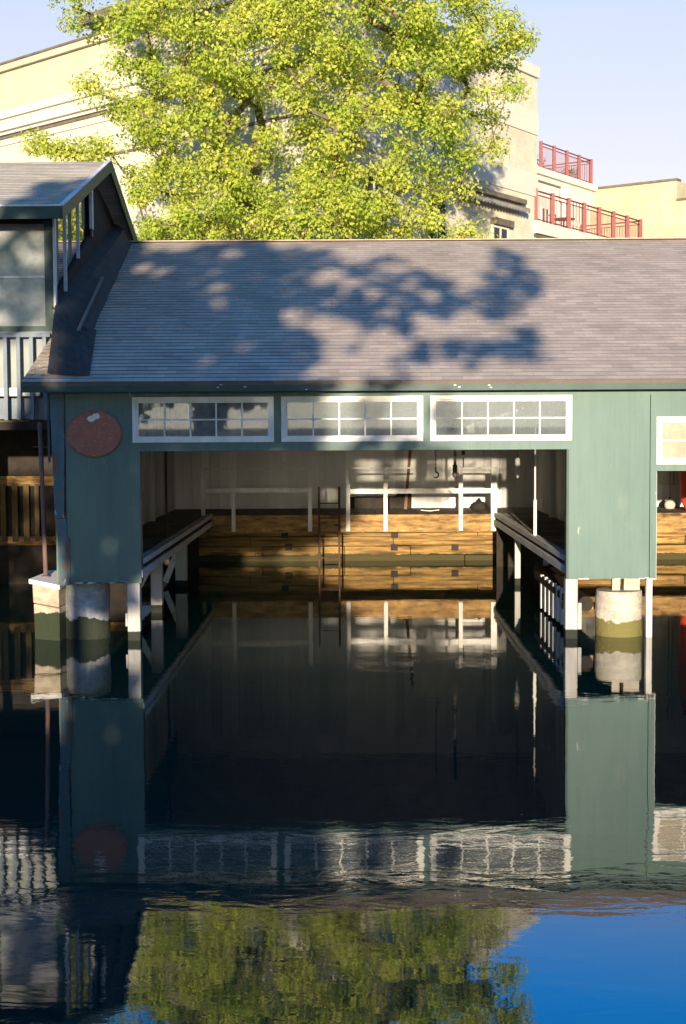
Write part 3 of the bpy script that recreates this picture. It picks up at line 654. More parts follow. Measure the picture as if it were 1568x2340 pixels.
bl.add([(p.x, -.066, p.z) for p in pts] + [(p.x, -.0635, p.z) for p in pts], [tuple(range(9, -1, -1))] + [(i, (i + 1) % 10, 10 + (i + 1) % 10, 10 + i) for i in range(10)])
recalc(bl.build('pale_patch', 'flatwhite', sg))  # flat white patch near the top of the sign

# concrete piers
def pier(px0, px1, y, ztop, mat, label, wob=.012):
    x0, x1 = at(px0, 1400, y).x, at(px1, 1400, y).x; r = (x1 - x0) / 2; cx = (x0 + x1) / 2; yc = y + r
    mb = MB(); n = 40; rows = 14; prof = []
    o = len(mb.v)
    for i in range(rows + 1):
        z = -1.2 + (ztop + 1.2) * i / rows
        for k in range(n):
            a = 2 * math.pi * k / n; rad = r * (1 + .015 * math.sin(3 * a + i) + random.uniform(-wob, wob) * .6) * (1.0 if i < rows else .97)
            mb.v.append((cx + rad * math.cos(a), yc + rad * math.sin(a), z))
    for i in range(rows):
        for k in range(n):
            a = i * n + k; b2 = i * n + (k + 1) % n; mb.f.append((a, b2, b2 + n, a + n))
    mb.f.append(tuple(rows * n + k for k in range(n)))
    o = mb.build('concrete_pier', mat, smooth=False); return tag(o, label, 'pier')
pier(140, 243, .12, zb - .005, 'conc', 'round grey concrete pier in shade under the sign end of the green wall')
pier(1370, 1478, .10, .70, 'conc2', 'sunlit round concrete pier with a yellow-green waterline band under the right green wall')
x0 = at(72, 1400, .1).x; x1 = at(138, 1400, .1).x
sp = thing('concrete_pier', 'square beige pier with a pale slab cap under the rusty pipe', 'pier', (x0 + .2, .3, 0))
q = MB(); q.hexa([(x0 + .03, .25, -1.2), (x1, .02, -1.2), (x1 + .1, .8, -1.2), (x0 + .1, .9, -1.2), (x0 + .0, .25, .55), (x1, .02, .5), (x1 + .1, .8, .55), (x0 + .1, .9, .55)]); q.build('base', 'conc3', sp, bevel=.015)
q = MB(); q.hexa([(x0 + .0, .22, .565), (x1, .0, .515), (x1 + .1, .8, .565), (x0 + .1, .9, .565), (x0 - .01, .22, .86), (x1, .0, .80), (x1 + .1, .8, .86), (x0 + .1, .9, .86)]); q.build('upper_block', 'conc3', sp, bevel=.015)
q = MB(); q.hexa([(x0 - .05, .16, .875), (x1 + .03, -.07, .80), (x1 + .12, .8, .88), (x0 + .15, .95, .94), (x0 - .05, .16, .945), (x1 + .03, -.07, .87), (x1 + .12, .8, .95), (x0 + .15, .95, 1.01)]); q.build('cap_slab', 'flatwhite', sp, bevel=.006)
# rusty pipe
a = at(100, 1300, .45); tp = thing('support_pipe', 'tall rusty pipe rising from the square beige pier', 'pipe', (a.x, .45, .95))
MB().tube([(a.x + .03, .45, .93), (a.x - .02, .45, 3.36)], .036, 12).build('shaft', 'pipe', tp, True)
MB().lathe([(.075, 0), (.075, .02), (.04, .03)], (a.x + .03, .45, .945), 14).build('base_flange', 'pipe', tp); MB().tube([(a.x - .14, .45, 2.98), (a.x + .1, .45, 2.98)], .012, 8).build('cross_arm', 'rust', tp)
# slatted screen under the left building
sf = thing('slatted_screen', 'dark slatted timber screen catching golden light below the left building', 'screen', (-6, 8, 1))
zt = at(30, 1104, 8).z; zl = at(30, 1216, 8).z
for (p, q_) in ((-60, -48), (-36, -24), (-14, -2), (1, 13), (27, 40), (53, 66), (79, 89)):
    a = at(p, 1150, 8).x; c = at(q_, 1150, 8).x; MB().box(a, c, 8, 8.03, zl - .2, zt - .02).build('slat', 'slat', sf)
a = at(131, 1150, 8).x; c = at(149, 1150, 8).x; MB().box(a - .05, c - .1, 8, 8.04, zl - .2, zt - .1).build('slat', 'beam', sf)
MB().box(-12, -4.6, 8.04, 8.10, zt - .06, zt + .14).build('top_board', 'beam', sf); MB().box(-12, -4.6, 8.14, 8.2, .5, 3.3).build('back_board', 'dark', sf)
MB().box(-12, -4.6, 8.04, 8.12, zl - .28, zl - .1).build('bottom_board', 'beam', sf)
MB().box(-12, -4.6, 8.04, 8.12, -.6, zl - .3).build('lower_board', 'dark', sf)

# ------------------------------------------------------------------ left building
LB = thing('waterside_pavilion', 'green-trimmed upper building with tall windows and a brown shingled gable roof, left of the boathouse', 'building', (-9, 4, 0))
LX0, LXW, LXE = -14.0, -4.90, -4.62
yE, yP, yB = 1.3, 6.1, 10.9
zE = at(150, 472, yE).z; zP = at(259, 369, yP).z
s2 = math.atan2(zP - zE, yP - yE)
slab(LX0, LXE, (yP - yE) / math.cos(s2), .06, 'shingle2', 'roof', LB, (0 - LB.location.x, yE - LB.location.y, zE), s2)
rb = MB(); rb.hexa([(LX0, yP, zP - .06), (LXE, yP, zP - .06), (LXE, yB, zE - .06), (LX0, yB, zE - .06), (LX0, yP, zP), (LXE, yP, zP), (LXE, yB, zE), (LX0, yB, zE)]); rb.build('rear_roof', 'shingle2', LB)
fs = MB(); fs.box(LX0, LXE + .02, yE - .03, yE, zE - .19, zE + .005); fs.build('fascia', 'trim', LB)
MB().box(LX0, LXE + .025, yE - .035, yE + .02, zE + .008, zE + .035).build('drip_edge', 'flatwhite', LB)
rk = MB()
def rake(y0, z0, y1, z1, w=.2): rk.hexa([(LXE + .003, y0, z0 - w), (LXE + .045, y0, z0 - w), (LXE + .045, y1, z1 - w), (LXE + .003, y1, z1 - w), (LXE + .003, y0, z0 + .012), (LXE + .045, y0, z0 + .012), (LXE + .045, y1, z1 + .012), (LXE + .003, y1, z1 + .012)])
rake(yE, zE, yP, zP); rake(yP, zP, yB, zE); recalc(rk.build('rake_board', 'trim', LB))
rk = MB()
def rakew(y0, z0, y1, z1): rk.hexa([(LXE - .02, y0, z0 + .015), (LXE + .055, y0, z0 + .015), (LXE + .055, y1, z1 + .015), (LXE - .02, y1, z1 + .015), (LXE - .02, y0, z0 + .035), (LXE + .055, y0, z0 + .035), (LXE + .055, y1, z1 + .035), (LXE - .02, y1, z1 + .035)])
rakew(yE, zE, yP, zP); rakew(yP, zP, yB, zE); recalc(rk.build('drip_edge', 'greywood', LB))
sof = MB(); sof.hexa([(LXW, yE + .05, zE - .12), (LXE, yE + .05, zE - .12), (LXE, yP, zP - .12), (LXW, yP, zP - .12), (LXW, yE + .05, zE - .07), (LXE, yE + .05, zE - .07), (LXE, yP, zP - .07), (LXW, yP, zP - .07)]); sof.build('soffit', 'trim', LB)
yF = 2.1; zS = at(60, 752, yF).z; zTop = at(60, 505, yF).z
# front: big window + frame
gx1 = at(102, 600, yF).x
MB().box(LX0, LXW, yF, yF + .1, zTop, zE - .04).build('front_wall', 'dark', LB)
MB().box(gx1, LXW + .0, yF - .02, yF + .1, zS - .1, zTop).build('corner_post', 'trim', LB)
MB().box(LXW, LXW + .035, yF - .03, yF + .1, zS + .25, zE + .0).build('corner_strip', 'oldwhite', LB)
gw = MB().box(LX0, gx1, yF + .05, yF + .056, zS + .05, zTop).build('window', 'glass_l', LB)
MB().box(LX0, gx1, yF - .01, yF + .1, zS - .06, zS + .05).build('sill', 'trim', gw)
zm = at(50, 632, yF).z; MB().box(LX0, gx1, yF + .03, yF + .075, zm - .015, zm + .015).build('transom', 'greywood', gw)
MB().box(LX0, gx1, yF + .0, yF + .045, zTop - .04, zTop).build('head', 'dark', gw)
xm = at(-40, 600, yF).x; MB().box(xm - .05, xm + .05, yF - .005, yF + .1, zS + .05, zTop - .04).build('mullion', 'trim', gw)
MB().box(LX0, LXW - .1, 5.5, 5.6, zS - .6, zE).build('room_wall', 'creamdark', LB); MB().box(LX0, LXW - .1, yF + .1, 5.5, zS - .3, zS - .2).build('room_floor', 'deck', LB)
# a rounded white lamp shade and dark chair backs inside the window
a = at(85, 742, 2.5); s_ = MB(); s_.lathe([(.17, 0), (.165, .04), (.13, .08), (.07, .11), (.0, .12)], (a.x, 2.5, zS + .03), 18)
tag(s_.build('round_stool', 'white', smooth=True), 'domed white seat just inside the lower corner of the left building window', 'stool')
# side wall: sloping bottom, glazing above
def rz(y): return roof_z(y)
def sidepoly(pts, x0, x1, mat, name, parent):
    n = len(pts); mb = MB(); mb.add([(x0, p[0], p[1]) for p in pts] + [(x1, p[0], p[1]) for p in pts], [tuple(range(n - 1, -1, -1)), tuple(range(n, 2 * n))] + [(i, (i + 1) % n, n + (i + 1) % n, n + i) for i in range(n)])
    return recalc(mb.build(name, mat, parent))
def top(y): return (zE + (y - yE) * math.tan(s2) if y < yP else zP - (y - yP) * math.tan(s2)) - .1
sidepoly([(yF, rz(yF) - .3), (9.2, rz(9.2) - .3), (9.2, min(top(9.2), rz(9.2) + .55)), (7.9, top(7.9)), (5.6, top(5.6)), (5.6, rz(5.6) + .85), (yF, rz(yF) + .55)], LXW - .1, LXW - .01, 'dark', 'side_wall', LB)
sw = sidepoly([(yF + .08, rz(yF) + .56), (5.6, rz(5.6) + .86), (5.6, top(5.6)), (yF + .08, top(yF))], LXW - .06, LXW - .05, 'glass_s', 'window', LB)
for (px, pt, pb, Y) in ((165, 480, 665, 2.95), (200, 440, 590, 4.15), (232, 430, 522, 5.5)):
    t_ = at(px, pt, Y).z; b0 = at(px, pb, Y).z; wd = .05 if Y < 5 else .16
    MB().box(LXW - .005, LXW + .05, Y, Y + wd, b0, t_).build('mullion', 'oldwhite', sw)
MB().box(LXW - .0, LXW + .03, 5.55, 5.70, rz(5.6) + .8, top(5.6)).build('post', 'trim', LB)
MB().box(LX0, LXW - .12, yB - .6, yB - .5, 0, zE).build('rear_wall', 'leftwall', LB)
# flashing curb against the boathouse roof
fl = MB()
ys = np.linspace(2.0, RY - .25, 16); o = 0
rows = []
for i, y in enumerate(ys):
    t = i / 15; xo = LXW + (.62 * (1 - t) + .36 * t) + .015 * math.sin(i * 1.7) * (1 - t); hh = .34 + .01 * math.sin(i * 2.1)
    z = rz(y); rows.append([(LXW - .02, y, z + hh + .12), (LXW + .20, y, z + hh), (xo - .10, y, z + .16), (xo, y, z + .012)])
vs = [p for r in rows for p in r]; fsx = []
for i in range(15):
    for k in range(3): a = i * 4 + k; fsx.append((a, a + 1, a + 5, a + 4))
fsx.append((3, 2, 1, 0)); fsx.append((60, 61, 62, 63))
fl.add(vs, fsx); fl.build('flashing', 'black', LB)
# rumpled skirt of tar paper at the eave end
sk = MB(); vs = []
for j in range(10):
    t = j / 9; y = 2.2 * (1 - t) - .12 * t; xl = LXW + .33 * t; xr = -4.22 * (1 - t) - 3.93 * t
    for i in range(8):
        u = i / 7; x = xl + (xr - xl) * u
        hgt = (.46 * (1 - t) ** 1.2 + .03) * (1 - u) ** 1.3 + .014 + .02 * math.sin(i * 1.9 + j * 1.3) * (1 if 0 < i < 7 and 0 < j < 9 else 0) * (1 - t * .5) + .02
        vs.append((x, y + (.05 * math.sin(i * 2.2) if j == 9 else 0), rz(y) + hgt))
fcs = [(j * 8 + i, j * 8 + i + 1, (j + 1) * 8 + i + 1, (j + 1) * 8 + i) for j in range(9) for i in range(7)]
sk.add(vs, fcs); sk.build('tar_skirt', 'black', LB)
a = at(235, 652, 4.6); c = at(177, 795, 1.2)
tag(MB().bar((a.x, 4.6, rz(4.6) + .30), (c.x, 1.3, rz(1.3) + .30), .045, .03).build('loose_batten', 'batten'), 'loose pale batten lying along the black flashing at the roof edge', 'batten')
db = MB()
for k in range(60):
    y = random.uniform(-.1, 1.9); x = -4.9 + random.uniform(0, .3) * (1 - y / 2.4) ; s = random.uniform(.03, .09); z = rz(y)
    db.add([(x, y, z + .012), (x + s, y + s * .3, z + random.uniform(.01, .05)), (x + s * .7, y + s, z + random.uniform(.01, .06)), (x - s * .4, y + s * .6, z + .013)], [(0, 1, 2, 3)])
tag(db.build('broken_shingles', 'conc3'), 'torn pale shingle scraps heaped on the roof corner beside the balcony', 'debris', kind='stuff')
# balcony
bx0 = -14; bx1 = at(115, 765, 1.75).x
bal = MB(); zt_ = at(50, 762, 1.75).z; bal.box(bx0, bx1, 1.70, 1.80, zt_ - .06, zt_ + .01); bal.build('balcony_rail', 'bal', LB)
k = 0; x = bx1 - .1; zbot = at(50, 960, 1.75).z
while x > bx0:
    MB().box(x - .03, x + .03, 1.72, 1.78, zbot, zt_ - .06).build('baluster', 'bal', LB); x -= .215
MB().box(bx0, bx1 + .02, 1.95, 2.0, at(50, 885, 1.95).z, zS - .05).build('wainscot', 'leftwall', LB)
MB().box(bx0, at(92, 890, 1.9).x, 1.85, 1.93, at(50, 905, 1.9).z, at(50, 886, 1.9).z).build('ledge', 'white', LB)
MB().box(bx0, bx1 + .02, 1.95, 2.0, zbot + .02, at(50, 910, 1.95).z).build('lower_board', 'bal', LB)
MB().box(bx0, bx1 + .02, 1.5, 8.2, zbot - .16, zbot).build('floor', 'dark', LB)
MB().box(bx0, bx1 - .3, 1.47, 1.5, zbot - .03, zbot - .005).build('floor_edge', 'slat', LB)
for x in (-7.5, -11): MB().box(x, x + .2, 5, 5.2, -1, zbot - .16).build('support_post', 'dark', LB)

# ------------------------------------------------------------------ background: corner building
C0 = Vector((-1.2, 24.4, 0)); dL = Vector((-.731, .682, 0)); dR = Vector((.559, .829, 0)); nL = Vector((-.682, -.731, 0)); nR = Vector((.829, -.559, 0))
CB = thing('corner_building', 'tall cream and pale brick building with stone bands, behind the big tree', 'building', C0)
HT = 17.5
LR = 16.0
e = C0 + dL * 34; f = C0 + dR * LR
MB().prism([(C0.x, C0.y), (f.x, f.y), (f.x - 12, f.y + 12), (e.x + 6, e.y + 6), (e.x, e.y)], 1.0, HT).build('wall', 'brick', CB)
def facebox(P0, d, n, s0, s1, z0, z1, out, into=.01):
    a = P0 + d * s0; b_ = P0 + d * s1; q = [a - n * into, b_ - n * into, b_ + n * out, a + n * out]
    mb = MB(); mb.hexa([(p.x, p.y, z0) for p in q] + [(p.x, p.y, z1) for p in q]); return mb
recalc(facebox(C0, dL, nL, .0, 34, 1, 14.55, .05).build('stucco_wall', 'cream', CB)); recalc(facebox(C0, dL, nL, .0, 34, 16.1, HT - .15, .05).build('parapet_wall', 'creamdark', CB))
for (z0, z1, out, mat) in ((14.9, 15.5, .18, 'stone'), (15.5, 15.8, .32, 'stone'), (15.8, 16.1, .12, 'creamdark'), (14.78, 14.88, .07, 'darkedge'), (14.5, 14.6, .13, 'stone'), (13.2, 13.3, .1, 'darkedge'), (HT - .12, HT + .12, .22, 'creamdark'), (HT + .12, HT + .2, .28, 'darkedge')):
    recalc(facebox(C0, dL, nL, .0, 34, z0, z1, out).build('cornice' if out > .15 else 'course_or_shadow_line', mat, CB))
recalc(facebox(C0, dL, nL, .0, 34, 15.0, 15.07, .2).build('course_or_shadow_line', 'darkedge', CB))  # dark strip on the cornice face stands for its shadow line
for (z0, z1, out) in ((12.6, 13.5, .06), (15.1, 16.0, .06), (8.0, 8.9, .06), (HT - .1, HT + .35, .12)):
    recalc(facebox(C0, dR, nR, .0, LR, z0, z1, out).build('stone_band', 'stone', CB))
# penthouse
pa = C0 + dL * 12.2 - nL * 1.5; pc = C0 - nL * 1.5
MB().prism([(pa.x, pa.y), (pc.x, pc.y), (pc.x + 3, pc.y + 6), (pa.x + 4, pa.y + 6)], HT, HT + 1.0).build('penthouse', 'cream', CB)
recalc(facebox(pc, dL, nL, -1, 12.9, HT + 1.0, HT + 1.35, 1.0, 3).build('penthouse_cornice', 'darkedge', CB))
# windows on the left face (mostly behind leaves)
def fwin(P0, d, n, s, z, wd, h, parent, fr='stone', gl='glass_d'):
    g_ = recalc(facebox(P0, d, n, s, s + wd, z, z + h, .02).build('window', 'curtain', parent)); 
    fm = MB()
    for (a, b_, c_, d_) in ((s - .1, s, z - .1, z + h + .1), (s + wd, s + wd + .1, z - .1, z + h + .1), (s, s + wd, z + h, z + h + .12), (s, s + wd, z - .1, z), (s + wd / 2 - .03, s + wd / 2 + .03, z, z + h), (s, s + wd, z + h / 2 - .03, z + h / 2 + .03)):
        q = facebox(P0, d, n, a, b_, c_, d_, .07); fm.add(q.v, q.f)
    recalc(fm.build('frame', fr, g_)); return g_
for s in (2.0, 5.2): fwin(C0, dL, nL, s, 9.2, 1.3, 2.2, CB)
p = None
def onface(px, P0, d):   # distance along a face where it meets the view column
    r = ray(px, 500); t = (( P0.x - CAM.x) * r.y - (P0.y - CAM.y) * r.x) / (d.y * r.x - d.x * r.y); return t
def zof(py, px, P0, d):
    s = onface(px, P0, d); q = P0 + d * s; r = ray(px, py); t = (q.y - CAM.y) / r.y; return CAM.z + r.z * t
s0, s1 = onface(1126, C0, dR), onface(1158, C0, dR); zt_w = zof(516, 1140, C0, dR)
gwn = fwin(C0, dR, nR, s0, zt_w - 2.1, s1 - s0, 2.0, CB, 'terrace')
recalc(facebox(C0, dR, nR, s0 - .2, s1 + .2, zt_w, zt_w + .25, .25).build('lintel', 'darkedge', CB))
for s in (3.0, 7.2): fwin(C0, dR, nR, s, 9.6, 1.3, 2.2, CB)
# roller awning
A0, A1 = onface(1030, C0, dR), onface(1187, C0, dR)
aw = thing('scalloped_awning', 'grey roller awning with a scalloped edge on the pale brick wall right of the tree', 'awning', C0 + dR * A0)
za = zof(462, 1187, C0, dR)
recalc(facebox(C0, dR, nR, A0, A1, za - .12, za + .06, .35, -.07).build('hood', 'darkedge', aw))
q = MB(); a = C0 + dR * A0; b_ = C0 + dR * A1
q.hexa([tuple(a + nR * .1 + Vector((0, 0, za - .2))), tuple(b_ + nR * .1 + Vector((0, 0, za - .2))), tuple(b_ + nR * .5 + Vector((0, 0, za - .34))), tuple(a + nR * .5 + Vector((0, 0, za - .34))),
        tuple(a + nR * .1 + Vector((0, 0, za - .17))), tuple(b_ + nR * .1 + Vector((0, 0, za - .17))), tuple(b_ + nR * .5 + Vector((0, 0, za - .30))), tuple(a + nR * .5 + Vector((0, 0, za - .30)))])
recalc(q.build('canvas', 'canopy', aw))
vl = MB(); ns = 22; Lw = A1 - A0
for k in range(ns):
    s_0 = A0 + Lw * k / ns; s_1 = A0 + Lw * (k + 1) / ns; pp = []
    P1, P2 = C0 + dR * s_0 + nR * .5, C0 + dR * s_1 + nR * .5
    pts = [P1 + Vector((0, 0, za - .31)), P2 + Vector((0, 0, za - .31))]
    for j in range(6): t = 1 - j / 5; pts.append(P1.lerp(P2, t) + Vector((0, 0, za - .42 - .10 * math.sin(math.pi * t))))
    vl.add(pts, [tuple(range(8))])
vl.build('valance', 'canopy', aw)

# ------------------------------------------------------------------ terraces building
T0 = Vector((at(1215, 500, 37.5).x, 37.5, 0)); T1 = Vector((at(1215, 400, 54.5).x, 54.5, 0))
TB = thing('terrace_building', 'white rendered building with stepped red-railed roof terraces, right of the brick wall', 'building', T0)
s_e = onface(1462, T0, dR); u_e = onface(1350, T1, dR)
zl_ = zof(553, 1400, T0, dR) + 0; zl_ = zof(508, 1228, T0, dR); zu_ = zof(384, 1228, T1, dR)
def fp(P0, s, back=14): a = P0; b_ = P0 + dR * s; return [(a.x, a.y), (b_.x, b_.y), (b_.x - nR.x * back, b_.y - nR.y * back), (a.x - nR.x * back, a.y - nR.y * back)]
MB().prism(fp(T0, s_e + .2, 5.0), 1, zl_ - .5).build('lower_storey', 'terrace', TB)
MB().prism(fp(T1, u_e, 10), 1, zu_ - 1.2).build('upper_storey', 'terrace', TB)
recalc(facebox(T0, dR, nR, 0, s_e + .4, zl_ - .5, zl_, .25, 5.2).build('terrace_edge', 'terrace', TB)); recalc(facebox(T1, dR, nR, -.2, u_e + .3, zu_ - .35, zu_, .3, 9).build('terrace_edge', 'terrace', TB))
recalc(facebox(T1, dR, nR, -.2, u_e + .1, zu_ - 1.2, zu_ - .35, .12, 9).build('frieze', 'terrace', TB))
recalc(facebox(T0, dR, nR, 0, s_e + .3, zl_ - .66, zl_ - .52, .12).build('painted_shadow_line', 'darkedge', TB)); recalc(facebox(T1, dR, nR, 0, u_e * .42, zu_ - .75, zu_ - .66, .2).build('painted_shadow_line', 'darkedge', TB))  # dark strips painted in as the shadow line of the terrace edges
# recessed glazed front on the upper storey
s_a, s_b = onface(1277, T1, dR), onface(1345, T1, dR)
zt_f = zof(447, 1300, T1, dR)
wn_ = recalc(facebox(T1, dR, nR, s_a, s_b, zl_ - .0, zt_f, .03).build('glazed_front', 'curtain', TB))
mm = MB()
for k in range(11):
    s = s_a + (s_b - s_a) * k / 10; q = facebox(T1, dR, nR, s - .07, s + .07, zl_, zt_f, .10); mm.add(q.v, q.f)
for z in (zt_f - .75 * 2, zt_f - 2.4): q = facebox(T1, dR, nR, s_a, s_b, z - .1, z + .1, .12); mm.add(q.v, q.f)
recalc(mm.build('mullion', 'terrace', wn_))
dr_ = recalc(facebox(T1, dR, nR, onface(1284, T1, dR), onface(1303, T1, dR), zl_, zl_ + 2.3, .14).build('door', 'doorred', TB)); 
recalc(facebox(T1, dR, nR, onface(1288, T1, dR), onface(1299, T1, dR), zl_ + .9, zl_ + 2.1, .16).build('door_pane', 'curtain', dr_))
recalc(facebox(T1, dR, nR, s_a - .1, s_b + .1, zt_f + .0, zt_f + .45, .06).build('lintel', 'darkedge', TB))
fwin(T1, dR, nR, onface(1238, T1, dR), zl_ + .5, onface(1252, T1, dR) - onface(1238, T1, dR), 2.7, TB, 'terrace')
cl_ = MB(); q = T1 + dR * onface(1273, T1, dR) + nR * .45; cl_.lathe([(.26, 0), (.26, .2), (.2, .25), (.17, zt_f - zl_ - .6), (.26, zt_f - zl_ - .5), (.28, zt_f - zl_ + .1)], (q.x, q.y, zl_), 14); cl_.build('column', 'terrace', TB, True)
fwin(T0, dR, nR, onface(1245, T0, dR), zl_ - 2.9, 3.0, 2.0, TB, 'terrace')
# terrace railings
def trail(P0, s1, z, n, label, back=None, hgt=1.25):
    t = thing('terrace_railing', label, 'railing', P0 + Vector((0, 0, z)))
    def post(P): MB().box(P.x - .085, P.x + .085, P.y - .085, P.y + .085, z, z + hgt + .08).build('post', 'redrail', t)
    def seg(a, b_):
        for zz, th in ((hgt, .06), (hgt - .16, .035), (.1, .04)): MB().bar(a + Vector((0, 0, z + zz)), b_ + Vector((0, 0, z + zz)), .05, th).build('rail', 'redrail', t)
        m_ = MB(); L = (b_ - a).length; k = int(L / .13)
        for i in range(1, k): p = a.lerp(b_, i / k); m_.box(p.x - .008, p.x + .008, p.y - .008, p.y + .008, z + .1, z + hgt - .16)
        m_.build('baluster_row', 'redrail', t)
    pts = [P0 + dR * (s1 * i / n) + nR * .1 for i in range(n + 1)]
    for p in pts: post(p)
    seg(pts[0], pts[-1])
    if back:
        e2 = pts[-1] - nR * back; post(e2); seg(pts[-1], e2)
    return t
trail(T0 + dR * .15, s_e - .3, zl_, 7, 'long red metal railing on the lower terrace', 3.0); trail(T1 + dR * .9, u_e - 1.1, zu_, 4, 'red metal railing on the topmost terrace', 4.0, 1.35)
# plants and furniture on the terraces
def leaves(mb, c, r, n, s, squash=1.0):
    for _ in range(n):
        d = Vector((random.gauss(0, 1), random.gauss(0, 1), random.gauss(0, 1))).normalized() * r * random.random() ** .4; d.z *= squash
        p = Vector(c) + d; a = Vector((random.gauss(0, 1), random.gauss(0, 1), random.gauss(0, 1))).normalized(); b_ = a.orthogonal().normalized()
        mb.add([p - a * s, p + b_ * s * .5, p + a * s, p - b_ * s * .5], [(0, 1, 2, 3)])
for (px, P0, z, lab, sz) in ((1233, T1, zu_, 'bushy potted plant at the left end of the topmost terrace', .5), (1256, T1, zu_, 'tall thin potted plant on the topmost terrace', .65), (1320, T1, zu_, 'small potted plant right of centre on the topmost terrace', .4),
                         (1335, T1, zu_, 'straggly potted plant by the right end of the topmost railing', .6)):
    q = P0 + dR * onface(px, P0, dR) - nR * .6
    t = thing('potted_plant', lab, 'plant', (q.x, q.y, z), 'potted plants on the terraces')
    MB().lathe([(.16, 0), (.22, .35), (.24, .35)], (q.x, q.y, z), 12).build('pot', 'planter', t)
    m_ = MB(); leaves(m_, (q.x, q.y, z + .35 + sz * .5), .36, 130, .06, sz * 1.6); m_.build('foliage', 'leafp', t)
for (px, lab) in ((1240, 'red table at the left end of the lower terrace'), (1336, 'red table near the middle of the lower terrace')):
    q = T0 + dR * onface(px, T0, dR) - nR * 1.0; t = thing('terrace_table', lab, 'table', (q.x, q.y, zl_))
    MB().lathe([(.5, .72), (.5, .76)], (q.x, q.y, zl_), 20).build('table_top', 'redrail', t); MB().lathe([(.22, 0), (.04, .04), (.04, .72)], (q.x, q.y, zl_), 12).build('leg', 'redrail', t)
for (px, lab) in ((1252, 'red chair beside the left terrace table'), (1324, 'red chair left of the middle terrace table'), (1350, 'red chair right of the middle terrace table')):
    q = T0 + dR * onface(px, T0, dR) - nR * 1.3; t = thing('terrace_chair', lab, 'chair', (q.x, q.y, zl_))
    x, y, z = q.x, q.y, zl_
    MB().box(x - .22, x + .22, y - .22, y + .22, z + .42, z + .46).build('seat', 'redrail', t); bb = MB()
    for k in range(4): bb.box(x - .2 + k * .12, x - .16 + k * .12, y + .2, y + .23, z + .46, z + .9)
    bb.box(x - .22, x + .22, y + .19, y + .24, z + .88, z + .95); bb.build('backrest', 'redrail', t)
    for (i, j) in ((-1, -1), (1, -1), (1, 1), (-1, 1)): MB().box(x + i * .19 - .02, x + i * .19 + .02, y + j * .19 - .02, y + j * .19 + .02, z, z + .42).build('leg', 'redrail', t)

# yellow building at the far right
G0 = Vector((at(1352, 430, 63).x, 63.0, 0)); dG = Vector((.81, -.587, 0)); nG = Vector((-.587, -.81, 0))
YB = thing('yellow_building', 'plain yellow brick building with a stepped dark-edged parapet at far right', 'building', G0)
zg = zof(433, 1360, G0, dG); sg_ = onface(1546, G0, dG)
a = G0 - dG * 6; b_ = G0 + dG * sg_; c_ = G0 + dG * 16
MB().prism([(a.x, a.y), (b_.x, b_.y), (b_.x + 6, b_.y + 8), (a.x + 6, a.y + 8)], 1, zg).build('wall', 'brick2', YB)
z2 = zof(458, 1555, G0, dG)
MB().prism([(b_.x, b_.y), (c_.x, c_.y), (c_.x + 6, c_.y + 8), (b_.x + 6.0, b_.y + 8.0)], 1, z2).build('wall', 'brick2', YB)
recalc(facebox(G0, dG, nG, -6, sg_ + .06, zg, zg + .12, .12, .5).build('coping', 'darkedge', YB)); recalc(facebox(G0, dG, nG, sg_ + .06, 16, z2, z2 + .12, .12, .5).build('coping', 'darkedge', YB))

# ------------------------------------------------------------------ trees
def grow(base, forks, clumps, r0, rmin=.012):
    """skeleton: trunk through forks, then every clump joins its nearest lower node"""
    nodes = [Vector(base)]; par = [-1]
    for f_ in forks: nodes.append(Vector(f_)); par.append(len(nodes) - 2)
    top_ = nodes[-1]
    order = sorted(clumps, key=lambda c: (c - top_).length); leafn = []
    for c in order:
        best = min(range(1, len(nodes)), key=lambda i: (nodes[i] - c).length + max(0, nodes[i].z - c.z) * .8 + (0 if i >= 1 else 9))
        a = nodes[best]; L = (c - a).length; k = max(1, int(L / .9)); prev = best
        bend = Vector((random.gauss(0, 1), random.gauss(0, 1), random.gauss(0, .4))) * L * .07
        for j in range(1, k + 1):
            t = j / k; p = a.lerp(c, t) + bend * math.sin(math.pi * t) + Vector((0, 0, -.06 * L * math.sin(math.pi * t)))
            nodes.append(p); par.append(prev); prev = len(nodes) - 1
        leafn.append(prev)
    cnt = [0] * len(nodes)
    for i in leafn:
        j = i
        while j != -1: cnt[j] += 1; j = par[j]
    tot = max(cnt); rad = [max(rmin, r0 * (c / tot) ** .5) for c in cnt]
    mb = MB()
    for i in range(1, len(nodes)):
        r_a = min(rad[par[i]], rad[i] * 1.5); mb.tube([nodes[par[i]], nodes[i]], [r_a, rad[i]], 6 if rad[i] > .05 else 4, False)
    return mb, nodes, leafn
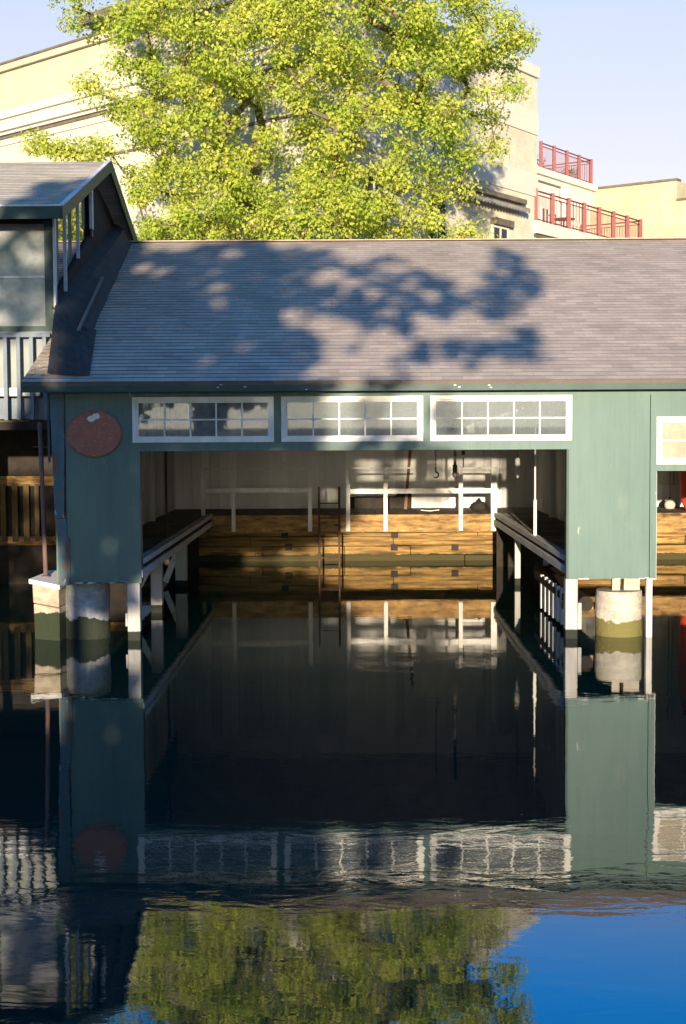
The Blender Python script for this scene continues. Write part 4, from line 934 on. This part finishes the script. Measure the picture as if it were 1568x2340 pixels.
def leafmesh(cents, per, spread, size, name, mat, parent, droop=.3, squash=.75, face=None):
    cents = np.array([tuple(c) for c in cents]); n = len(cents) * per
    c = np.repeat(cents, per, 0)
    d = rng.normal(size=(n, 3)); d /= np.linalg.norm(d, axis=1)[:, None]; rr_ = rng.random(n) ** .5
    sp_ = np.repeat(rng.uniform(.6, 1.3, len(cents)) * spread, per)
    p = c + d * (rr_ * sp_)[:, None] * np.array([1, 1, squash])
    nrm = d * .7 + rng.normal(size=(n, 3)) * .6 + np.array([0, 0, .5]); 
    if face is not None: nrm += np.array(face)
    nrm /= np.linalg.norm(nrm, axis=1)[:, None]
    ax = rng.normal(size=(n, 3)) + np.array([0, 0, -droop * 2]); ax -= nrm * (ax * nrm).sum(1)[:, None]; ax /= np.linalg.norm(ax, axis=1)[:, None]
    sd_ = np.cross(nrm, ax); s = size * rng.uniform(.6, 1.3, n)[:, None]
    v = np.stack([p - ax * s * .5, p + sd_ * s * .34 + nrm * s * .08, p + ax * s * .6, p - sd_ * s * .34 + nrm * s * .08], 1).reshape(-1, 3)
    me = bpy.data.meshes.new(name); me.vertices.add(n * 4); me.vertices.foreach_set('co', v.ravel())
    me.loops.add(n * 4); me.loops.foreach_set('vertex_index', np.arange(n * 4)); me.polygons.add(n); me.polygons.foreach_set('loop_start', np.arange(n) * 4)
    me.update(calc_edges=True); me.materials.append(M[mat]); o = bpy.data.objects.new(name, me); col.objects.link(o); o.parent = parent
    o.matrix_parent_inverse = parent.matrix_basis.inverted(); return o

# big tree behind the roof
outline = [(330, 640), (322, 545), (285, 430), (262, 395), (205, 350), (165, 352), (100, 345), (75, 325), (110, 312), (165, 338), (235, 330), (240, 270), (185, 225), (200, 150), (160, 75), (150, -40), (110, -250), (300, -520), (700, -640), (1000, -520),
           (1120, -250), (1135, -20), (1205, 85), (1212, 150), (1190, 230), (1130, 300), (1165, 340), (1080, 365), (1050, 400), (1105, 455), (1100, 500), (1130, 560), (1060, 640), (700, 700)]
def inside(x, y, poly):
    r = False; j = len(poly) - 1
    for i in range(len(poly)):
        xi, yi = poly[i]; xj, yj = poly[j]
        if (yi > y) != (yj > y) and x < (xj - xi) * (y - yi) / (yj - yi) + xi: r = not r
        j = i
    return r
cl = []
while len(cl) < 1000:
    px, py = random.uniform(60, 1230), random.uniform(-640, 700)
    if not inside(px, py, outline): continue
    e_ = 1 - ((px - 680) / 620) ** 2 - ((py - 60) / 800) ** 2; hd_ = 4.2 * math.sqrt(max(e_, .04))
    y = 19.3 + random.uniform(-1, 1) * hd_
    if y > 22.5 and px > 500: y = 22.5 - random.random() * 3
    # thin gaps in the crown
    dens = 0.5 + .5 * math.sin(px * .021 + 1.3 * math.sin(py * .017)) * math.sin(py * .023 + 1.1 * math.sin(px * .013) + 1)
    if random.random() > (.30 + .9 * dens + (.25 if py > 380 else 0)): continue
    if px < 330 and random.random() < .35: continue
    cl.append(at(px, py, y))
for px, py in ((90, 325), (105, 335), (130, 345), (160, 350), (185, 352), (205, 345), (225, 338), (150, 342), (250, 345)): cl.append(at(px, py, 17.5 + random.random()))
TR = thing('maple_tree', 'big spreading tree in bright spring leaf behind the boathouse roof', 'tree', (-1.2, 19.6, 1.0))
mb, nodes, ln = grow((-1.2, 19.6, .9), [(-1.15, 19.6, 3.0), (-1.3, 19.5, 5.5), (-1.1, 19.4, 8.0)], cl, .32)
recalc(mb.build('trunk', 'bark', TR))
leafmesh([nodes[i] for i in ln], 190, .62, .105, 'crown', 'leaf', TR, .5, .75, (0, -.35, 0))
# small dead-ish twig far left top sky
# trees on the opposite bank, behind the camera: they cast the dappled shade
n_roof = Vector((0, -math.sin(slope), math.cos(slope))); d_roof = n_roof.dot(Vector((0, -.34, z_e1)))
dark = [(330, 790, 190, 85), (420, 600, 230, 42), (310, 620, 150, 90), (250, 760, 120, 130), (430, 610, 130, 60), (560, 600, 130, 50), (420, 740, 130, 90), (600, 700, 90, 60), (330, 840, 160, 60), (640, 800, 90, 60), (700, 610, 80, 50), (840, 660, 90, 75), (930, 650, 90, 45), (1010, 690, 70, 35), (730, 690, 60, 40), (890, 740, 70, 40),
        (960, 800, 80, 25), (1100, 800, 110, 28), (1200, 780, 30, 45), (820, 790, 30, 12), (620, 600, 150, 35), (350, 570, 110, 28), (720, 570, 60, 16), (1130, 680, 35, 60), (1170, 640, 60, 70), (560, 830, 160, 40), (40, 465, 60, 20), (130, 460, 60, 22), (90, 430, 40, 10)]
lit = [(492, 690, 26, 16), (545, 790, 34, 20), (670, 725, 40, 28), (750, 632, 46, 17), (495, 655, 28, 9), (530, 722, 30, 10), (455, 750, 34, 9), (455, 858, 30, 13), (545, 855, 34, 11), (390, 565, 70, 11), (350, 620, 40, 11), (540, 582, 26, 9),
       (750, 745, 46, 12), (815, 838, 95, 34), (880, 800, 66, 24), (835, 768, 58, 15), (750, 688, 30, 9), (465, 825, 28, 8), (885, 606, 26, 10), (1000, 740, 60, 14), (720, 558, 90, 9), (990, 690, 24, 8), (900, 690, 20, 8), (640, 640, 24, 8), (620, 812, 30, 8), (300, 700, 30, 7), (950, 850, 80, 12), (1100, 860, 60, 12)]
fdark = [(60, 700, 100, 250), (215, 1000, 110, 230), (180, 1240, 110, 90), (300, 1100, 70, 200), (440, 960, 190, 110), (560, 970, 100, 80), (680, 1000, 40, 60), (890, 1020, 85, 30), (700, 900, 60, 30), (600, 890, 250, 22), (450, 885, 300, 20), (420, 1150, 130, 130), (560, 1130, 110, 120), (660, 1130, 90, 70), (900, 885, 60, 10),
         (840, 940, 40, 30), (250, 1350, 70, 60), (40, 1000, 80, 100), (980, 1060, 90, 22), (720, 1000, 24, 40), (50, 600, 90, 140), (1020, 940, 30, 30), (40, 1160, 60, 80), (110, 1130, 30, 80), (50, 830, 80, 80)]
flit = [(285, 1170, 22, 20), (570, 930, 40, 18), (100, 1300, 60, 90), (300, 1420, 25, 40), (250, 1290, 40, 10), (760, 1010, 50, 20)]
def inell(px, py, L): return any(((px - a) / c) ** 2 + ((py - b_) / d) ** 2 < 1 for a, b_, c, d in L)
spots = []
YT = -31.0
def back(p):
    Y = YT + random.uniform(-2.0, 2.0); t = (p.y - Y) / -SUND.y; return p + SUND * t
cells = [(x, y, 20, 14) for x in range(-60, 1270, 20) for y in range(552, 872, 14)] + [(x, y, 31, 25) for x in range(-60, 1270, 31) for y in range(872, 1450, 25)]
for (x, y, sx_, sy_) in cells:
    px, py = x + random.uniform(0, sx_), y + random.uniform(0, sy_)
    if y < 872:
        if px < 150 + (py - 870) * -.25: continue
        if not inell(px + random.gauss(0, 8), py + random.gauss(0, 5), dark) or inell(px, py, lit) or random.random() < (.22 if px > 760 else 0): continue
        spots.append(back(atplane(px, py, n_roof, d_roof)))
        if px < 640: spots.append(back(atplane(px + random.uniform(-9, 9), py + random.uniform(-5, 5), n_roof, d_roof)))
    else:
        if not inell(px, py, fdark) or inell(px, py, flit): continue
        spots.append(back(at(px, py, 0)))
        for _ in range(3 if px < 720 else 0): spots.append(back(at(px + random.uniform(-15, 15), py + random.uniform(-12, 12), 0)))
for k in range(60):  # shade on the left building front
    px, py = random.uniform(-40, 125), random.uniform(440, 760)
    spots.append(back(at(px, py, 1.6)))
for k in range(170):  # shade over the slatted screen under the left building
    px, py = random.uniform(-90, 165), random.uniform(1085, 1330)
    if py < 1150 and random.random() < .35 and px < 80: continue
    spots.append(back(at(px, py, 8)))
T2 = thing('poplar_tree', 'leafy tree on the opposite bank behind the camera, casting the dappled shade', 'tree', (-5.6, YT, 1.55))
mb, nodes, ln = grow((-5.6, YT, 1.5), [(-5.6, YT, 3.4), (-5.4, YT, 5.0), (-5.2, YT, 6.2)], spots, .17)
recalc(mb.build('trunk', 'bark', T2))
leafmesh([nodes[i] for i in ln], 12, .19, .20, 'crown', 'leafd', T2, .3, .9, (0, -.9, 0))
